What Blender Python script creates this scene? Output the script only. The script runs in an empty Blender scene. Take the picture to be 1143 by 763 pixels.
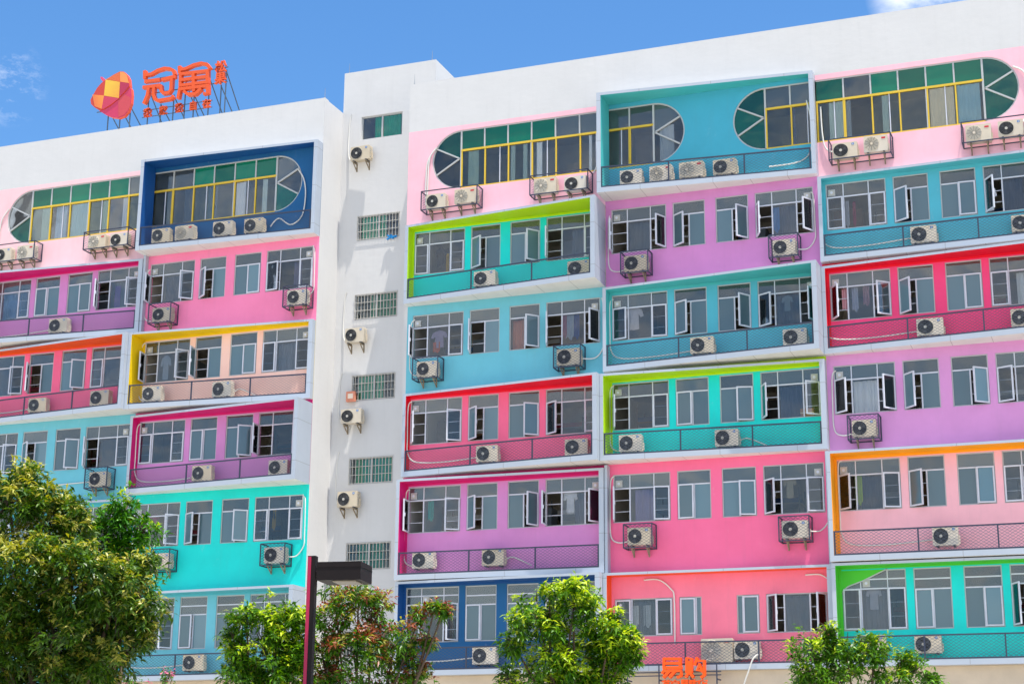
import bpy, math, random
import numpy as np
from mathutils import Vector, Matrix
R=math.radians; PI=math.pi
random.seed(5)
SC=bpy.context.scene; COL=SC.collection

# ------------------------------------------------------------------ materials
def lin(c):
    c=c/255.0
    return c/12.92 if c<=0.04045 else ((c+0.055)/1.055)**2.4
def rgb(h):
    h=h.lstrip('#'); return tuple(lin(int(h[i:i+2],16)) for i in (0,2,4))+(1.0,)
MATS={}
def mat(name,col,rough=0.6,metal=0.0,var=0.0,bump=0.0,streak=0.0,scale=1.5,seam=None,spec=0.4,trans=None,emit=None):
    if name in MATS: return MATS[name]
    m=bpy.data.materials.new(name); m.use_nodes=True; nt=m.node_tree; N=nt.nodes; L=nt.links
    b=N['Principled BSDF']; c=rgb(col) if isinstance(col,str) else col
    b.inputs['Base Color'].default_value=c; b.inputs['Roughness'].default_value=rough; b.inputs['Metallic'].default_value=metal
    b.inputs['Specular IOR Level'].default_value=spec
    last=None
    if var or streak or bump or seam:
        geo=N.new('ShaderNodeNewGeometry')
        n1=N.new('ShaderNodeTexNoise'); n1.inputs['Scale'].default_value=scale; n1.inputs['Detail'].default_value=6; n1.inputs['Roughness'].default_value=.65
        L.new(geo.outputs['Position'],n1.inputs['Vector'])
        cr=N.new('ShaderNodeValToRGB'); cr.color_ramp.elements[0].position=.32; cr.color_ramp.elements[1].position=.68
        v=max(var,.001)
        cr.color_ramp.elements[0].color=tuple(x*(1-v) for x in c[:3])+(1,); cr.color_ramp.elements[1].color=tuple(min(.95,x*(1+v*.5)) for x in c[:3])+(1,)
        L.new(n1.outputs['Fac'],cr.inputs['Fac']); last=cr.outputs['Color']
    if streak:
        mp=N.new('ShaderNodeMapping'); mp.inputs['Scale'].default_value=(5.0,5.0,.35); L.new(geo.outputs['Position'],mp.inputs['Vector'])
        n2=N.new('ShaderNodeTexNoise'); n2.inputs['Scale'].default_value=1.0; n2.inputs['Detail'].default_value=8; n2.inputs['Roughness'].default_value=.7
        L.new(mp.outputs['Vector'],n2.inputs['Vector'])
        r2=N.new('ShaderNodeValToRGB'); r2.color_ramp.elements[0].position=.52; r2.color_ramp.elements[0].color=(0,0,0,1); r2.color_ramp.elements[1].position=.8; r2.color_ramp.elements[1].color=(1,1,1,1)
        L.new(n2.outputs['Fac'],r2.inputs['Fac'])
        ml=N.new('ShaderNodeMath'); ml.operation='MULTIPLY'; ml.inputs[1].default_value=streak; L.new(r2.outputs['Color'],ml.inputs[0])
        mx=N.new('ShaderNodeMixRGB'); L.new(ml.outputs[0],mx.inputs['Fac']); L.new(last,mx.inputs['Color1']); mx.inputs['Color2'].default_value=tuple(x*.45+.09 for x in c[:3])+(1,)
        last=mx.outputs['Color']
    if seam:
        # real panel joints every `seam` metres along X and Z
        sx=N.new('ShaderNodeSeparateXYZ'); L.new(geo.outputs['Position'],sx.inputs[0])
        masks=[]
        for ax,per,off in (('X',seam,0.55),('Z',1.45,0.2)):
            a=N.new('ShaderNodeMath'); a.operation='ADD'; a.inputs[1].default_value=100+off; L.new(sx.outputs[ax],a.inputs[0])
            mo=N.new('ShaderNodeMath'); mo.operation='MODULO'; mo.inputs[1].default_value=per; L.new(a.outputs[0],mo.inputs[0])
            lt=N.new('ShaderNodeMath'); lt.operation='LESS_THAN'; lt.inputs[1].default_value=.022; L.new(mo.outputs[0],lt.inputs[0]); masks.append(lt)
        mm=N.new('ShaderNodeMath'); mm.operation='MAXIMUM'; L.new(masks[0].outputs[0],mm.inputs[0]); L.new(masks[1].outputs[0],mm.inputs[1])
        m3=N.new('ShaderNodeMath'); m3.operation='MULTIPLY'; m3.inputs[1].default_value=.45; L.new(mm.outputs[0],m3.inputs[0])
        mx=N.new('ShaderNodeMixRGB'); L.new(m3.outputs[0],mx.inputs['Fac']); L.new(last,mx.inputs['Color1']); mx.inputs['Color2'].default_value=(.16,.15,.14,1); last=mx.outputs['Color']
    if name.startswith('bay_'):
        n5=N.new('ShaderNodeTexNoise'); n5.inputs['Scale'].default_value=1.0; n5.inputs['Detail'].default_value=10; n5.inputs['Roughness'].default_value=.75
        mp5=N.new('ShaderNodeMapping'); mp5.inputs['Scale'].default_value=(2.2,2.2,1.1); mp5.inputs['Location'].default_value=(7,3,5); L.new(geo.outputs['Position'],mp5.inputs['Vector']); L.new(mp5.outputs['Vector'],n5.inputs['Vector'])
        r5=N.new('ShaderNodeValToRGB'); r5.color_ramp.elements[0].position=.60; r5.color_ramp.elements[0].color=(0,0,0,1); r5.color_ramp.elements[1].position=.72; r5.color_ramp.elements[1].color=(.38,.38,.38,1); L.new(n5.outputs['Fac'],r5.inputs['Fac'])
        x5=N.new('ShaderNodeMixRGB'); L.new(r5.outputs['Color'],x5.inputs['Fac']); L.new(last,x5.inputs['Color1']); x5.inputs['Color2'].default_value=tuple(min(.9,x*.6+.3) for x in c[:3])+(1,); last=x5.outputs['Color']
    if last: L.new(last,b.inputs['Base Color'])
    if bump:
        n3=N.new('ShaderNodeTexNoise'); n3.inputs['Scale'].default_value=4.0; n3.inputs['Detail'].default_value=5
        mp3=N.new('ShaderNodeMapping'); mp3.inputs['Scale'].default_value=(.8,.8,1.5); L.new(geo.outputs['Position'],mp3.inputs['Vector']); L.new(mp3.outputs['Vector'],n3.inputs['Vector'])
        bp=N.new('ShaderNodeBump'); bp.inputs['Strength'].default_value=bump; bp.inputs['Distance'].default_value=.03
        L.new(n3.outputs['Fac'],bp.inputs['Height']); L.new(bp.outputs['Normal'],b.inputs['Normal'])
    MATS[name]=m; return m

def glass(name,tint,refl,refl_tint=(.9,.95,1,1),rough=.015,diffuse=None,dmix=0.0):
    m=bpy.data.materials.new(name); m.use_nodes=True; nt=m.node_tree; N=nt.nodes; L=nt.links
    N.remove(N['Principled BSDF']); out=N['Material Output']
    tr=N.new('ShaderNodeBsdfTransparent'); tr.inputs[0].default_value=tint
    gl=N.new('ShaderNodeBsdfGlossy'); gl.inputs['Color'].default_value=refl_tint; gl.inputs['Roughness'].default_value=rough
    geo=N.new('ShaderNodeNewGeometry'); no=N.new('ShaderNodeTexNoise'); no.inputs['Scale'].default_value=1.1; no.inputs['Detail'].default_value=1
    L.new(geo.outputs['Position'],no.inputs['Vector']); bp=N.new('ShaderNodeBump'); bp.inputs['Strength'].default_value=.35; bp.inputs['Distance'].default_value=.03
    L.new(no.outputs['Fac'],bp.inputs['Height']); L.new(bp.outputs['Normal'],gl.inputs['Normal'])
    fr=N.new('ShaderNodeFresnel'); fr.inputs['IOR'].default_value=1.5
    ad=N.new('ShaderNodeMath'); ad.operation='ADD'; ad.use_clamp=True; ad.inputs[1].default_value=refl; L.new(fr.outputs[0],ad.inputs[0])
    oj=N.new('ShaderNodeObjectInfo'); s0=N.new('ShaderNodeMath'); s0.operation='ADD'; L.new(oj.outputs['Random'],s0.inputs[0]); L.new(geo.outputs['Random Per Island'],s0.inputs[1])
    f0=N.new('ShaderNodeMath'); f0.operation='FRACT'; L.new(s0.outputs[0],f0.inputs[0]); tm=N.new('ShaderNodeMixRGB'); L.new(f0.outputs[0],tm.inputs['Fac'])
    tm.inputs['Color1'].default_value=tuple(x*.86 for x in tint[:3])+(1,); tm.inputs['Color2'].default_value=tuple(min(.96,x*1.2) for x in tint[:3])+(1,); L.new(tm.outputs[0],tr.inputs[0])
    base=tr.outputs[0]
    if diffuse:
        df=N.new('ShaderNodeBsdfDiffuse'); df.inputs[0].default_value=diffuse
        tl=N.new('ShaderNodeBsdfTranslucent'); tl.inputs[0].default_value=diffuse
        ms=N.new('ShaderNodeMixShader'); ms.inputs[0].default_value=.45; L.new(df.outputs[0],ms.inputs[1]); L.new(tl.outputs[0],ms.inputs[2])
        m2=N.new('ShaderNodeMixShader'); m2.inputs[0].default_value=dmix
        oi=N.new('ShaderNodeObjectInfo'); sm=N.new('ShaderNodeMath'); sm.operation='ADD'; L.new(oi.outputs['Random'],sm.inputs[0]); L.new(geo.outputs['Random Per Island'],sm.inputs[1])
        fq=N.new('ShaderNodeMath'); fq.operation='FRACT'; L.new(sm.outputs[0],fq.inputs[0]); pw=N.new('ShaderNodeMath'); pw.operation='POWER'; pw.inputs[1].default_value=1.6; L.new(fq.outputs[0],pw.inputs[0])
        rg=N.new('ShaderNodeMapRange'); rg.inputs['To Min'].default_value=dmix*.6; rg.inputs['To Max'].default_value=min(.95,dmix*1.25+(.10 if dmix>.02 else .06)); L.new(pw.outputs[0],rg.inputs['Value']); L.new(rg.outputs[0],m2.inputs[0]); L.new(tr.outputs[0],m2.inputs[1]); L.new(ms.outputs[0],m2.inputs[2]); base=m2.outputs[0]
    mx=N.new('ShaderNodeMixShader'); L.new(ad.outputs[0],mx.inputs[0]); L.new(base,mx.inputs[1]); L.new(gl.outputs[0],mx.inputs[2])
    L.new(mx.outputs[0],out.inputs['Surface']); MATS[name]=m; return m

M_white=mat('white_plaster','#D0CFCE',.8,var=.035,bump=.12,streak=.13,scale=.8)
M_alu=mat('frame_panel','#AEB7C3',.42,var=.05,seam=2.4,scale=.9,spec=.5)
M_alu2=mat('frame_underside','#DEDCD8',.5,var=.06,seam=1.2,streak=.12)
M_frame=mat('window_frame_white','#CDD0DA',.4,var=.08,scale=3)
M_frameg=mat('window_frame_grey','#B4B6B6',.45)
M_yel=mat('window_frame_yellow','#D9B73A',.45,var=.08)
M_grille=mat('tower_grille','#C8C4BC',.6,var=.2,scale=8)
M_bar=mat('security_bar','#8E949C',.5,metal=.3)
M_glass=glass('window_glass',(.80,.84,.86,1),.015,(.90,.90,.88,1),diffuse=rgb('#8497A4'),dmix=.015)
M_frost=glass('frosted_glass',(.4,.45,.45,1),.05,(.9,.92,.9,1),rough=.12,diffuse=rgb('#7FA6B4'),dmix=.72)
M_glass_light=glass('window_glass_upper',(.60,.62,.61,1),.06,(.95,.93,.88,1),diffuse=rgb('#8E9C9E'),dmix=.22)
M_green=glass('green_film_glass',(.02,.25,.18,1),.04,(.6,.9,.8,1),diffuse=rgb('#12966E'),dmix=.7)
M_clear=glass('clear_glass',(.82,.9,.86,1),.02,(.9,.92,.9,1))
M_greend=glass('green_film_glass_clear',(.03,.40,.30,1),.04,(.6,.9,.85,1),diffuse=rgb('#0E8468'),dmix=.4)
M_room=mat('room_paint','#D4CCBE',.9,var=.15)
M_mesh=mat('rail_mesh','#4E5868',.45)
M_rail=mat('rail_steel','#3B4254',.5,metal=.2)
M_ac=mat('ac_shell','#D6CDBF',.45,var=.06,streak=.10,scale=5)
nt_=M_ac.node_tree; oi_=nt_.nodes.new('ShaderNodeObjectInfo'); mx_=nt_.nodes.new('ShaderNodeMixRGB'); mx_.blend_type='MULTIPLY'; cr_=nt_.nodes.new('ShaderNodeValToRGB')
cr_.color_ramp.elements[0].color=(1,1,1,1); cr_.color_ramp.elements[1].color=(.90,.84,.72,1); nt_.links.new(oi_.outputs['Random'],cr_.inputs[0]); mx_.inputs[0].default_value=1
lk_=nt_.nodes['Principled BSDF'].inputs['Base Color'].links[0]; src_=lk_.from_socket; nt_.links.new(src_,mx_.inputs[1]); nt_.links.new(cr_.outputs[0],mx_.inputs[2]); nt_.links.new(mx_.outputs[0],nt_.nodes['Principled BSDF'].inputs['Base Color'])
M_acd=mat('ac_grille_dark','#4A4C50',.6)
M_acb=mat('ac_void','#1D2024',.7)
M_acl=mat('ac_grille_light','#B9B6AC',.6)
M_blue=mat('sticker_blue','#1570B8',.5); M_red=mat('sticker_red','#C32A3C',.5)
M_pipe=mat('pipe_tape','#DDDCD6',.6,var=.1)
M_rust=mat('bracket_steel','#8F8069',.7,var=.3,scale=9)
M_black=mat('lamp_black','#1C1413',.55,var=.15,scale=12,spec=.2); M_dred=mat('lamp_red','#B01848',.5)
M_orange=mat('sign_orange','#E2561C',.42,spec=.5); M_orange_s=mat('sign_orange_shop','#FF5A00',.4)
M_post=mat('sign_strut','#5C6872',.5,metal=.3)
M_cream=mat('cream_plaster','#C9B9A4',.8,var=.1,streak=.15)
M_conc=mat('shop_stone','#6B5647',.7,var=.2,streak=.2)
M_pave=mat('paving','#C0BBB0',.85,var=.15,scale=.6); M_asph=mat('asphalt','#454545',.9,var=.2,scale=2); M_mark=mat('road_paint','#D6D6D0',.7)
M_kerb=mat('kerb_stone','#9C9A94',.8,var=.1); M_roof=mat('roof_screed','#9A9892',.9,var=.1)

# ------------------------------------------------------------------ mesh builder
class MB:
    def __init__(s): s.v=[]; s.f=[]; s.m=[]; s.ms=[]
    def mi(s,m):
        if m not in s.ms: s.ms.append(m)
        return s.ms.index(m)
    def face(s,pts,m):
        i=len(s.v); s.v+= [tuple(p) for p in pts]; s.f.append(tuple(range(i,i+len(pts)))); s.m.append(s.mi(m))
    def box(s,x0,x1,y0,y1,z0,z1,m):
        i=len(s.v); s.v+=[(x0,y0,z0),(x1,y0,z0),(x1,y1,z0),(x0,y1,z0),(x0,y0,z1),(x1,y0,z1),(x1,y1,z1),(x0,y1,z1)]
        k=s.mi(m)
        for f in ((0,3,2,1),(4,5,6,7),(0,1,5,4),(1,2,6,5),(2,3,7,6),(3,0,4,7)):
            s.f.append(tuple(i+a for a in f)); s.m.append(k)
    def bar(s,a,b,w,h,m,up=(0,0,1)):
        a=Vector(a); b=Vector(b); d=(b-a)
        if d.length<1e-6: return
        d.normalize(); u=Vector(up)
        if abs(d.dot(u))>.95: u=Vector((0,1,0))
        r=d.cross(u).normalized(); u=r.cross(d).normalized()
        i=len(s.v); k=s.mi(m)
        for p in (a,b):
            for sx,sz in ((-1,-1),(1,-1),(1,1),(-1,1)): s.v.append(tuple(p+r*sx*w/2+u*sz*h/2))
        for f in ((3,2,1,0),(4,5,6,7),(0,1,5,4),(1,2,6,5),(2,3,7,6),(3,0,4,7)):
            s.f.append(tuple(i+q for q in f)); s.m.append(k)
    def tube(s,pts,r,m,n=6,cap=True):
        pts=[Vector(p) for p in pts]; k=s.mi(m); base=len(s.v); rr=r if isinstance(r,(list,tuple)) else [r]*len(pts)
        prev=None
        for j,p in enumerate(pts):
            d=(pts[min(j+1,len(pts)-1)]-pts[max(j-1,0)]).normalized()
            u=Vector((0,0,1)) if abs(d.z)<.9 else Vector((0,1,0))
            if prev is not None: u=prev
            a=d.cross(u).normalized(); u=a.cross(d).normalized(); prev=u
            for q in range(n):
                t=2*PI*q/n; s.v.append(tuple(p+(a*math.cos(t)+u*math.sin(t))*rr[j]))
        for j in range(len(pts)-1):
            for q in range(n):
                s.f.append((base+j*n+q,base+j*n+(q+1)%n,base+(j+1)*n+(q+1)%n,base+(j+1)*n+q)); s.m.append(k)
        if cap:
            s.f.append(tuple(base+q for q in range(n))); s.m.append(k)
            e=base+(len(pts)-1)*n; s.f.append(tuple(e+q for q in reversed(range(n)))); s.m.append(k)
    def prism(s,out,y0,y1,m,side=None):
        # outline in XZ extruded along Y (y0 front)
        n=len(out); i=len(s.v); s.v+=[(x,y0,z) for x,z in out]+[(x,y1,z) for x,z in out]
        s.f.append(tuple(range(i,i+n))); s.m.append(s.mi(m)); s.f.append(tuple(reversed(range(i+n,i+2*n)))); s.m.append(s.mi(m))
        for q in range(n):
            s.f.append((i+q,i+n+q,i+n+(q+1)%n,i+(q+1)%n)); s.m.append(s.mi(side or m))
    def mesh(s,name,smooth=False):
        me=bpy.data.meshes.new(name); me.from_pydata(s.v,[],s.f)
        for m in s.ms: me.materials.append(m)
        me.polygons.foreach_set('material_index',s.m)
        if smooth: me.polygons.foreach_set('use_smooth',[True]*len(s.f))
        me.update(); return me
    def build(s,name,parent=None,loc=(0,0,0),smooth=False,label=None):
        return put(name,s.mesh(name,smooth),parent,loc,label)
def put(name,me,parent=None,loc=(0,0,0),label=None,rz=0,scale=None):
    o=bpy.data.objects.new(name,me); COL.objects.link(o); o.location=loc; o.rotation_euler=(0,0,rz)
    if scale: o.scale=scale
    if parent: o.parent=parent
    if label: o['label']=label
    return o
USED={}
def tag(o,label,cat,group=None,kind=None):
    n=len(label.split())
    assert 4<=n<=16,(n,label)
    if label in USED: print('DUP LABEL',label)
    USED[label]=1
    o['label']=label; o['category']=cat
    if group: o['group']=group
    if kind: o['kind']=kind
    return o
def thing(name,label,cat,loc=(0,0,0),group=None,rz=0):
    o=bpy.data.objects.new(name,None); COL.objects.link(o); o.location=loc; o.rotation_euler=(0,0,rz); o.empty_display_size=.3
    return tag(o,label,cat,group)
def struct(o): o['kind']='structure'; return o
def copy_tree(o,parent=None):
    c=o.copy(); COL.objects.link(c); c.parent=parent
    for ch in list(o.children): copy_tree(ch,c)
    return c

# ------------------------------------------------------------------ setting
b=MB(); b.face([(-600,-600,0),(600,-600,0),(600,600,0),(-600,600,0)],M_pave); struct(b.build('ground'))
b=MB(); b.face([(-600,-40,.004),(600,-40,.004),(600,-29,.004),(-600,-29,.004)],M_asph); struct(b.build('road'))
b=MB()
for i in range(-50,50): b.face([(i*6,-34.6,.008),(i*6+3,-34.6,.008),(i*6+3,-34.45,.008),(i*6,-34.45,.008)],M_mark)
struct(b.build('road_markings'))
b=MB(); b.box(-300,300,-29.0,-28.85,0,.14,M_kerb); b.box(-300,300,-40.15,-40.0,0,.14,M_kerb); struct(b.build('kerb'))

# ------------------------------------------------------------------ windows
E0,E1,E2,E3=3.393,1.492,1.272,.178
ZT,ZB=5.924,4.363
WH=ZT-ZB
FW=.045
def rect_frame(b,x0,x1,z0,z1,w,y0,y1,m):
    b.box(x0,x1,y0,y1,z0,z0+w,m); b.box(x0,x1,y0,y1,z1-w,z1,m); b.box(x0,x0+w,y0,y1,z0+w,z1-w,m); b.box(x1-w,x1,y0,y1,z0+w,z1-w,m)
_cache={}
def window_mesh(W,H,tr,bars,top_mull,vx,sashx):
    """frame, origin lower-left of opening. tr: transom heights; vx: mullions below the transom"""
    key=('w',round(W,3),round(H,3),tr,tuple(vx),tuple(sashx),top_mull)
    if key in _cache: return _cache[key]
    b=MB(); rect_frame(b,0,W,0,H,.035,.03,.09,M_frameg)
    zt=tr[0] if tr else H-.035
    for z in tr: b.box(.035,W-.035,.032,.085,z-.02,z+.02,M_frame)
    for x in vx: b.box(x-.022,x+.022,.034,.083,.035,zt-(.02 if tr else 0),M_frame)
    if top_mull and tr:
        for x in vx: b.box(x-.015,x+.015,.036,.083,zt+.02,H-.035,M_frame)
    if len(tr)>1:
        pass
    for (a,c) in sashx:
        for k in (1,2):
            z=zt*k/3; b.box(a,c,.093,.108,z-.011,z+.011,M_frame)
    me=b.mesh('window'); _cache[key]=me; return me
def glass_mesh(W,H,zt,skip,mat_low=None,mat_up=None):
    key=('g',round(W,3),round(H,3),round(zt,3),tuple(skip),mat_low,mat_up)
    if key in _cache: return _cache[key]
    b=MB(); lo=mat_low or M_glass; up=mat_up or M_glass_light
    # clear lower lights except where a sash hangs
    xs=[.03]; 
    for a,c in skip: xs+=[a,c]
    xs.append(W-.03)
    for i in range(0,len(xs)-1,2):
        if xs[i+1]-xs[i]>.05: b.box(xs[i],xs[i+1],.055,.061,.03,zt,lo)
    if zt<H-.1: b.box(.03,W-.03,.052,.058,zt+.01,H-.03,up)
    me=b.mesh('glass'); _cache[key]=me; return me
def sash_mesh(w,h,side,gm):
    key=('s',round(w,3),round(h,3),side,gm)
    if key in _cache: return _cache[key]
    b=MB(); s=1 if side=='L' else -1
    x0,x1=(0,w) if s==1 else (-w,0)
    rect_frame(b,x0,x1,0,h,.043,-.022,.022,M_frame)
    b.box(x0+.05,x1-.05,-.004,.004,.05,h-.05,gm)
    # handle
    hx=x1-.03 if s==1 else x0+.03
    b.box(hx-.012,hx+.012,.022,.05,h*.45,h*.45+.12,M_frame)
    me=b.mesh('sash'); _cache[key]=me; return me
def fan_mesh():
    if 'fan' in _cache: return _cache['fan']
    b=MB(); b.box(-.11,.11,-.02,.05,-.11,.11,M_frameg)
    n=20; b.prism([(.09*math.cos(2*PI*i/n),.09*math.sin(2*PI*i/n)) for i in range(n)],-.045,-.028,M_acl)
    n=14; b.prism([(.045*math.cos(2*PI*i/n),.045*math.sin(2*PI*i/n)) for i in range(n)],-.056,-.043,M_frame)
    me=b.mesh('exhaust_fan'); _cache['fan']=me; return me
def curtain_part(parent,x0,x1,z0,z1,m,y=.22,amp=.035,name='curtain'):
    b=MB(); n=max(6,int((x1-x0)/.045)); ph=random.random()*6
    P=[(x0+(x1-x0)*i/n, y+amp*math.sin(i*1.7+ph)+amp*.5*math.sin(i*.6)) for i in range(n+1)]
    for i in range(n): b.face([(P[i][0],P[i][1],z0),(P[i+1][0],P[i+1][1],z0),(P[i+1][0],P[i+1][1],z1),(P[i][0],P[i][1],z1)],m)
    return b.build(name,parent,smooth=True)
M_cw=mat('curtain_white','#F2F4F6',.9); M_cb=mat('curtain_blue','#4A556C',.9); M_cp=mat('curtain_peach','#D98A6C',.9); M_cg=mat('curtain_green','#22A878',.9,var=.1); M_cc=mat('curtain_cream','#FFF0C8',.9); M_lil=mat('curtain_lilac','#8C86B4',.9); M_clt=mat('curtain_sky','#C4E4FA',.9); M_cgy=mat('curtain_grey','#77808C',.9)
M_wood=mat('wardrobe_wood','#8A6444',.5,var=.2); M_dark=mat('wardrobe_dark','#3B3430',.5); M_steel=mat('bunk_steel','#7F8890',.4); M_bedb=mat('bedding_blue','#4866A0',.9); M_bedr=mat('bedding_red','#A84A58',.9)
JR=random.Random(77)
def add_window(wing,kind,x0,z0,W,H,trs,states,fan=None,curt=None):
    """kind: 'T' triple, 'DL' double with its sash on the left, 'DR' on the right. states: opening angles"""
    zt=trs[0] if trs else H-.035
    if kind=='T':
        w=.29*W; vx=[w,W-w]; sl=[(.03,w-.02,'L'),(W-w+.02,W-.03,'R')]
    elif kind=='DL': w=.5*W; vx=[w]; sl=[(.03,w-.01,'L')]
    elif kind=='DR': w=.5*W; vx=[W-w]; sl=[(W-w+.01,W-.03,'R')]
    elif kind=='SL': w=.74*W; vx=[w]; sl=[(.03,w-.02,'L')]
    elif kind=='SR': w=.74*W; vx=[W-w]; sl=[(W-w+.02,W-.03,'R')]
    sashx=[(a,c) for a,c,_ in sl]
    win=put('window',window_mesh(W,H,tuple(trs),True,kind=='T',vx,sashx),wing,(x0,0,z0))
    put('glass',glass_mesh(W,H,zt,sashx,None if kind=='T' or curt else M_frost),win)
    for (a,c,sd),ang in zip(sl,states):
        hx=a if sd=='L' else c
        hgt=zt-.03-(.0 if trs else .01); ang=ang+(JR.uniform(-7,7) if ang>12 else (JR.choice((0,0,0,3,6))))
        put('sash',sash_mesh(c-a,hgt,sd,M_glass if kind=='T' else M_frost),win,(hx,.0,.035),rz=(-R(ang) if sd=='L' else R(ang)))
    if fan=='L': put('exhaust_fan',fan_mesh(),win,(.19 if H<1.7 else .72,.04,zt+.0+.16 if trs else H-.2))
    if fan=='R': put('exhaust_fan',fan_mesh(),win,(W-.19,.04,zt+.16 if trs else H-.2))
    if curt:
        a,c,m=curt; curtain_part(win,a*W,c*W,.03,zt-.03,m)
    return win

def wall_with_holes(b,xl,xr,z0,z1,holes,m,y=0,dep=.2):
    xs=sorted(set([xl,xr]+[h[0] for h in holes]+[h[1] for h in holes]))
    for a,c in zip(xs[:-1],xs[1:]):
        hs=sorted([(h[2],h[3]) for h in holes if h[0]<=a+1e-6 and h[1]>=c-1e-6]); z=z0
        for h0,h1 in hs:
            if h0>z: b.face([(a,y,z),(c,y,z),(c,y,h0),(a,y,h0)],m)
            z=h1
        if z1>z: b.face([(a,y,z),(c,y,z),(c,y,z1),(a,y,z1)],m)
    for x0,x1,h0,h1 in holes:
        b.face([(x0,y,h0),(x0,y+dep,h0),(x0,y+dep,h1),(x0,y,h1)],m); b.face([(x1,y,h0),(x1,y,h1),(x1,y+dep,h1),(x1,y+dep,h0)],m)
        b.face([(x0,y,h1),(x0,y+dep,h1),(x1,y+dep,h1),(x1,y,h1)],m); b.face([(x0,y,h0),(x1,y,h0),(x1,y+dep,h0),(x0,y+dep,h0)],m)
def room_box(b,x0,x1,y0,y1,z0,z1,m):
    b.face([(x0,y0,z0),(x1,y0,z0),(x1,y1,z0),(x0,y1,z0)],m); b.face([(x0,y0,z1),(x0,y1,z1),(x1,y1,z1),(x1,y0,z1)],m)
    b.face([(x0,y0,z0),(x0,y1,z0),(x0,y1,z1),(x0,y0,z1)],m); b.face([(x1,y0,z0),(x1,y0,z1),(x1,y1,z1),(x1,y1,z0)],m)
    b.face([(x0,y1,z0),(x1,y1,z0),(x1,y1,z1),(x0,y1,z1)],m)
def bay_frame(wing,xl,xr,z0,z1,dl,dr,m,label,tl=.12,trr=.16,tt=.08,tb=.17,m_side=None):
    b=MB(); xl+=.006; xr-=.006
    Y=lambda x:-(dl+(dr-dl)*(x-xl)/(xr-xl))
    il,ir,ib,it=xl+tl,xr-trr,z0+tb,z1-tt
    F=lambda x,z:(x,Y(x),z); Bk=lambda x,z:(x,0.0,z)
    O=[(xl,z0),(xr,z0),(xr,z1),(xl,z1)]; I=[(il,ib),(ir,ib),(ir,it),(il,it)]
    for k in range(4):
        a,c=O[k],O[(k+1)%4]; p,q=I[k],I[(k+1)%4]
        b.face([F(*a),F(*c),F(*q),F(*p)],M_alu)
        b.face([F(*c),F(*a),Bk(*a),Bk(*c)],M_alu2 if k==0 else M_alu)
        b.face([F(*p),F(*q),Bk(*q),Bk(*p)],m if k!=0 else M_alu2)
    return b.build('bay_frame',wing,label=label)
def mesh_strips(b,a,c,h,m,pitch=.15,t=.0085,depth=.008):
    """diamond mesh on the vertical rectangle from a to c (xy endpoints at base z) of height h"""
    ax,ay,az=a; cx,cy,cz=c; L=math.hypot(cx-ax,cy-ay); ux,uy=(cx-ax)/L,(cy-ay)/L; nx,ny=uy,-ux; k=b.mi(m)
    sl=.62 # rise per metre: flattened diamonds
    H=h/sl
    for sgn in (1,-1):
        s=-H
        while s<L:
            if sgn==1: p0,p1=(s,0),(s+H,h)
            else: p0,p1=(s,h),(s+H,0)
            # clip to 0..L
            def cl(p,q,X):
                t_=(X-p[0])/(q[0]-p[0]); return (X,p[1]+(q[1]-p[1])*t_)
            if p1[0]>0 and p0[0]<L:
                if p0[0]<0: p0=cl(p0,p1,0)
                if p1[0]>L: p1=cl(p0,p1,L)
                if p1[0]-p0[0]>.01:
                    off=.003*sgn
                    i=len(b.v)
                    dd=t*.6
                    for q in (p0,p1):
                        for e in (-dd,dd):
                            b.v.append((ax+ux*q[0]+nx*off,ay+uy*q[0]+ny*off,az+q[1]+e))
                    b.f.append((i,i+2,i+3,i+1)); b.m.append(k)
            s+=pitch*1.0/ (1.0)
def railing(wing,xl,xr,dl,dr,z0,h=.68,posts=(.36,.69),label=None,inset=.04):
    il,ir=xl+.13,xr-.17
    Y=lambda x:-(dl+(dr-dl)*(x-xl)/(xr-xl))+inset
    b=MB(); w=.042
    A=(il,Y(il)); C=(ir,Y(ir))
    b.bar((A[0],A[1],z0+h),(C[0],C[1],z0+h),w,w,M_rail); b.bar((A[0],A[1],z0+.03),(C[0],C[1],z0+.03),w,w,M_rail)
    for t in (0.004,)+tuple(posts)+(.996,):
        x=il+(ir-il)*t; b.bar((x,Y(x),z0+.05),(x,Y(x),z0+h-.02),w,w,M_rail)
    mesh_strips(b,(A[0],A[1],z0+.04),(C[0],C[1],z0+.04),h-.06,M_mesh)
    return b.build('mesh_railing',wing)

def wallmat(n,h,**k): 
    return mat('bay_'+n,h,.62,var=.09,streak=k.get('streak',.2),bump=.08,scale=.7)
P={k:wallmat(k,v) for k,v in dict(pink='#F9BCC8',pink2='#F9C6CA',hotpink='#FC6C98',crimson='#F4437C',purple='#D085C0',purple2='#D892CA',blue='#6ABCCC',teal='#4FB2C4',tealtop='#40A8C0',hotpink2='#FB84AE',turq='#00D6CC',peach='#FFC9B8',navy='#06588C',rose='#F8688F',salmon='#F57C96',palepink='#F4B4BE').items()}
S={k:mat('side_'+k,v,.55,var=.04) for k,v in dict(lime='#B4DC00',red='#E8002C',magenta='#CF0F72',navy='#044A8C',yellow='#E8C400',orange='#E8561A',amber='#F9A50E',green='#4CC230',teal='#46B4B6',blue='#4FB4C2').items()}

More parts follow.
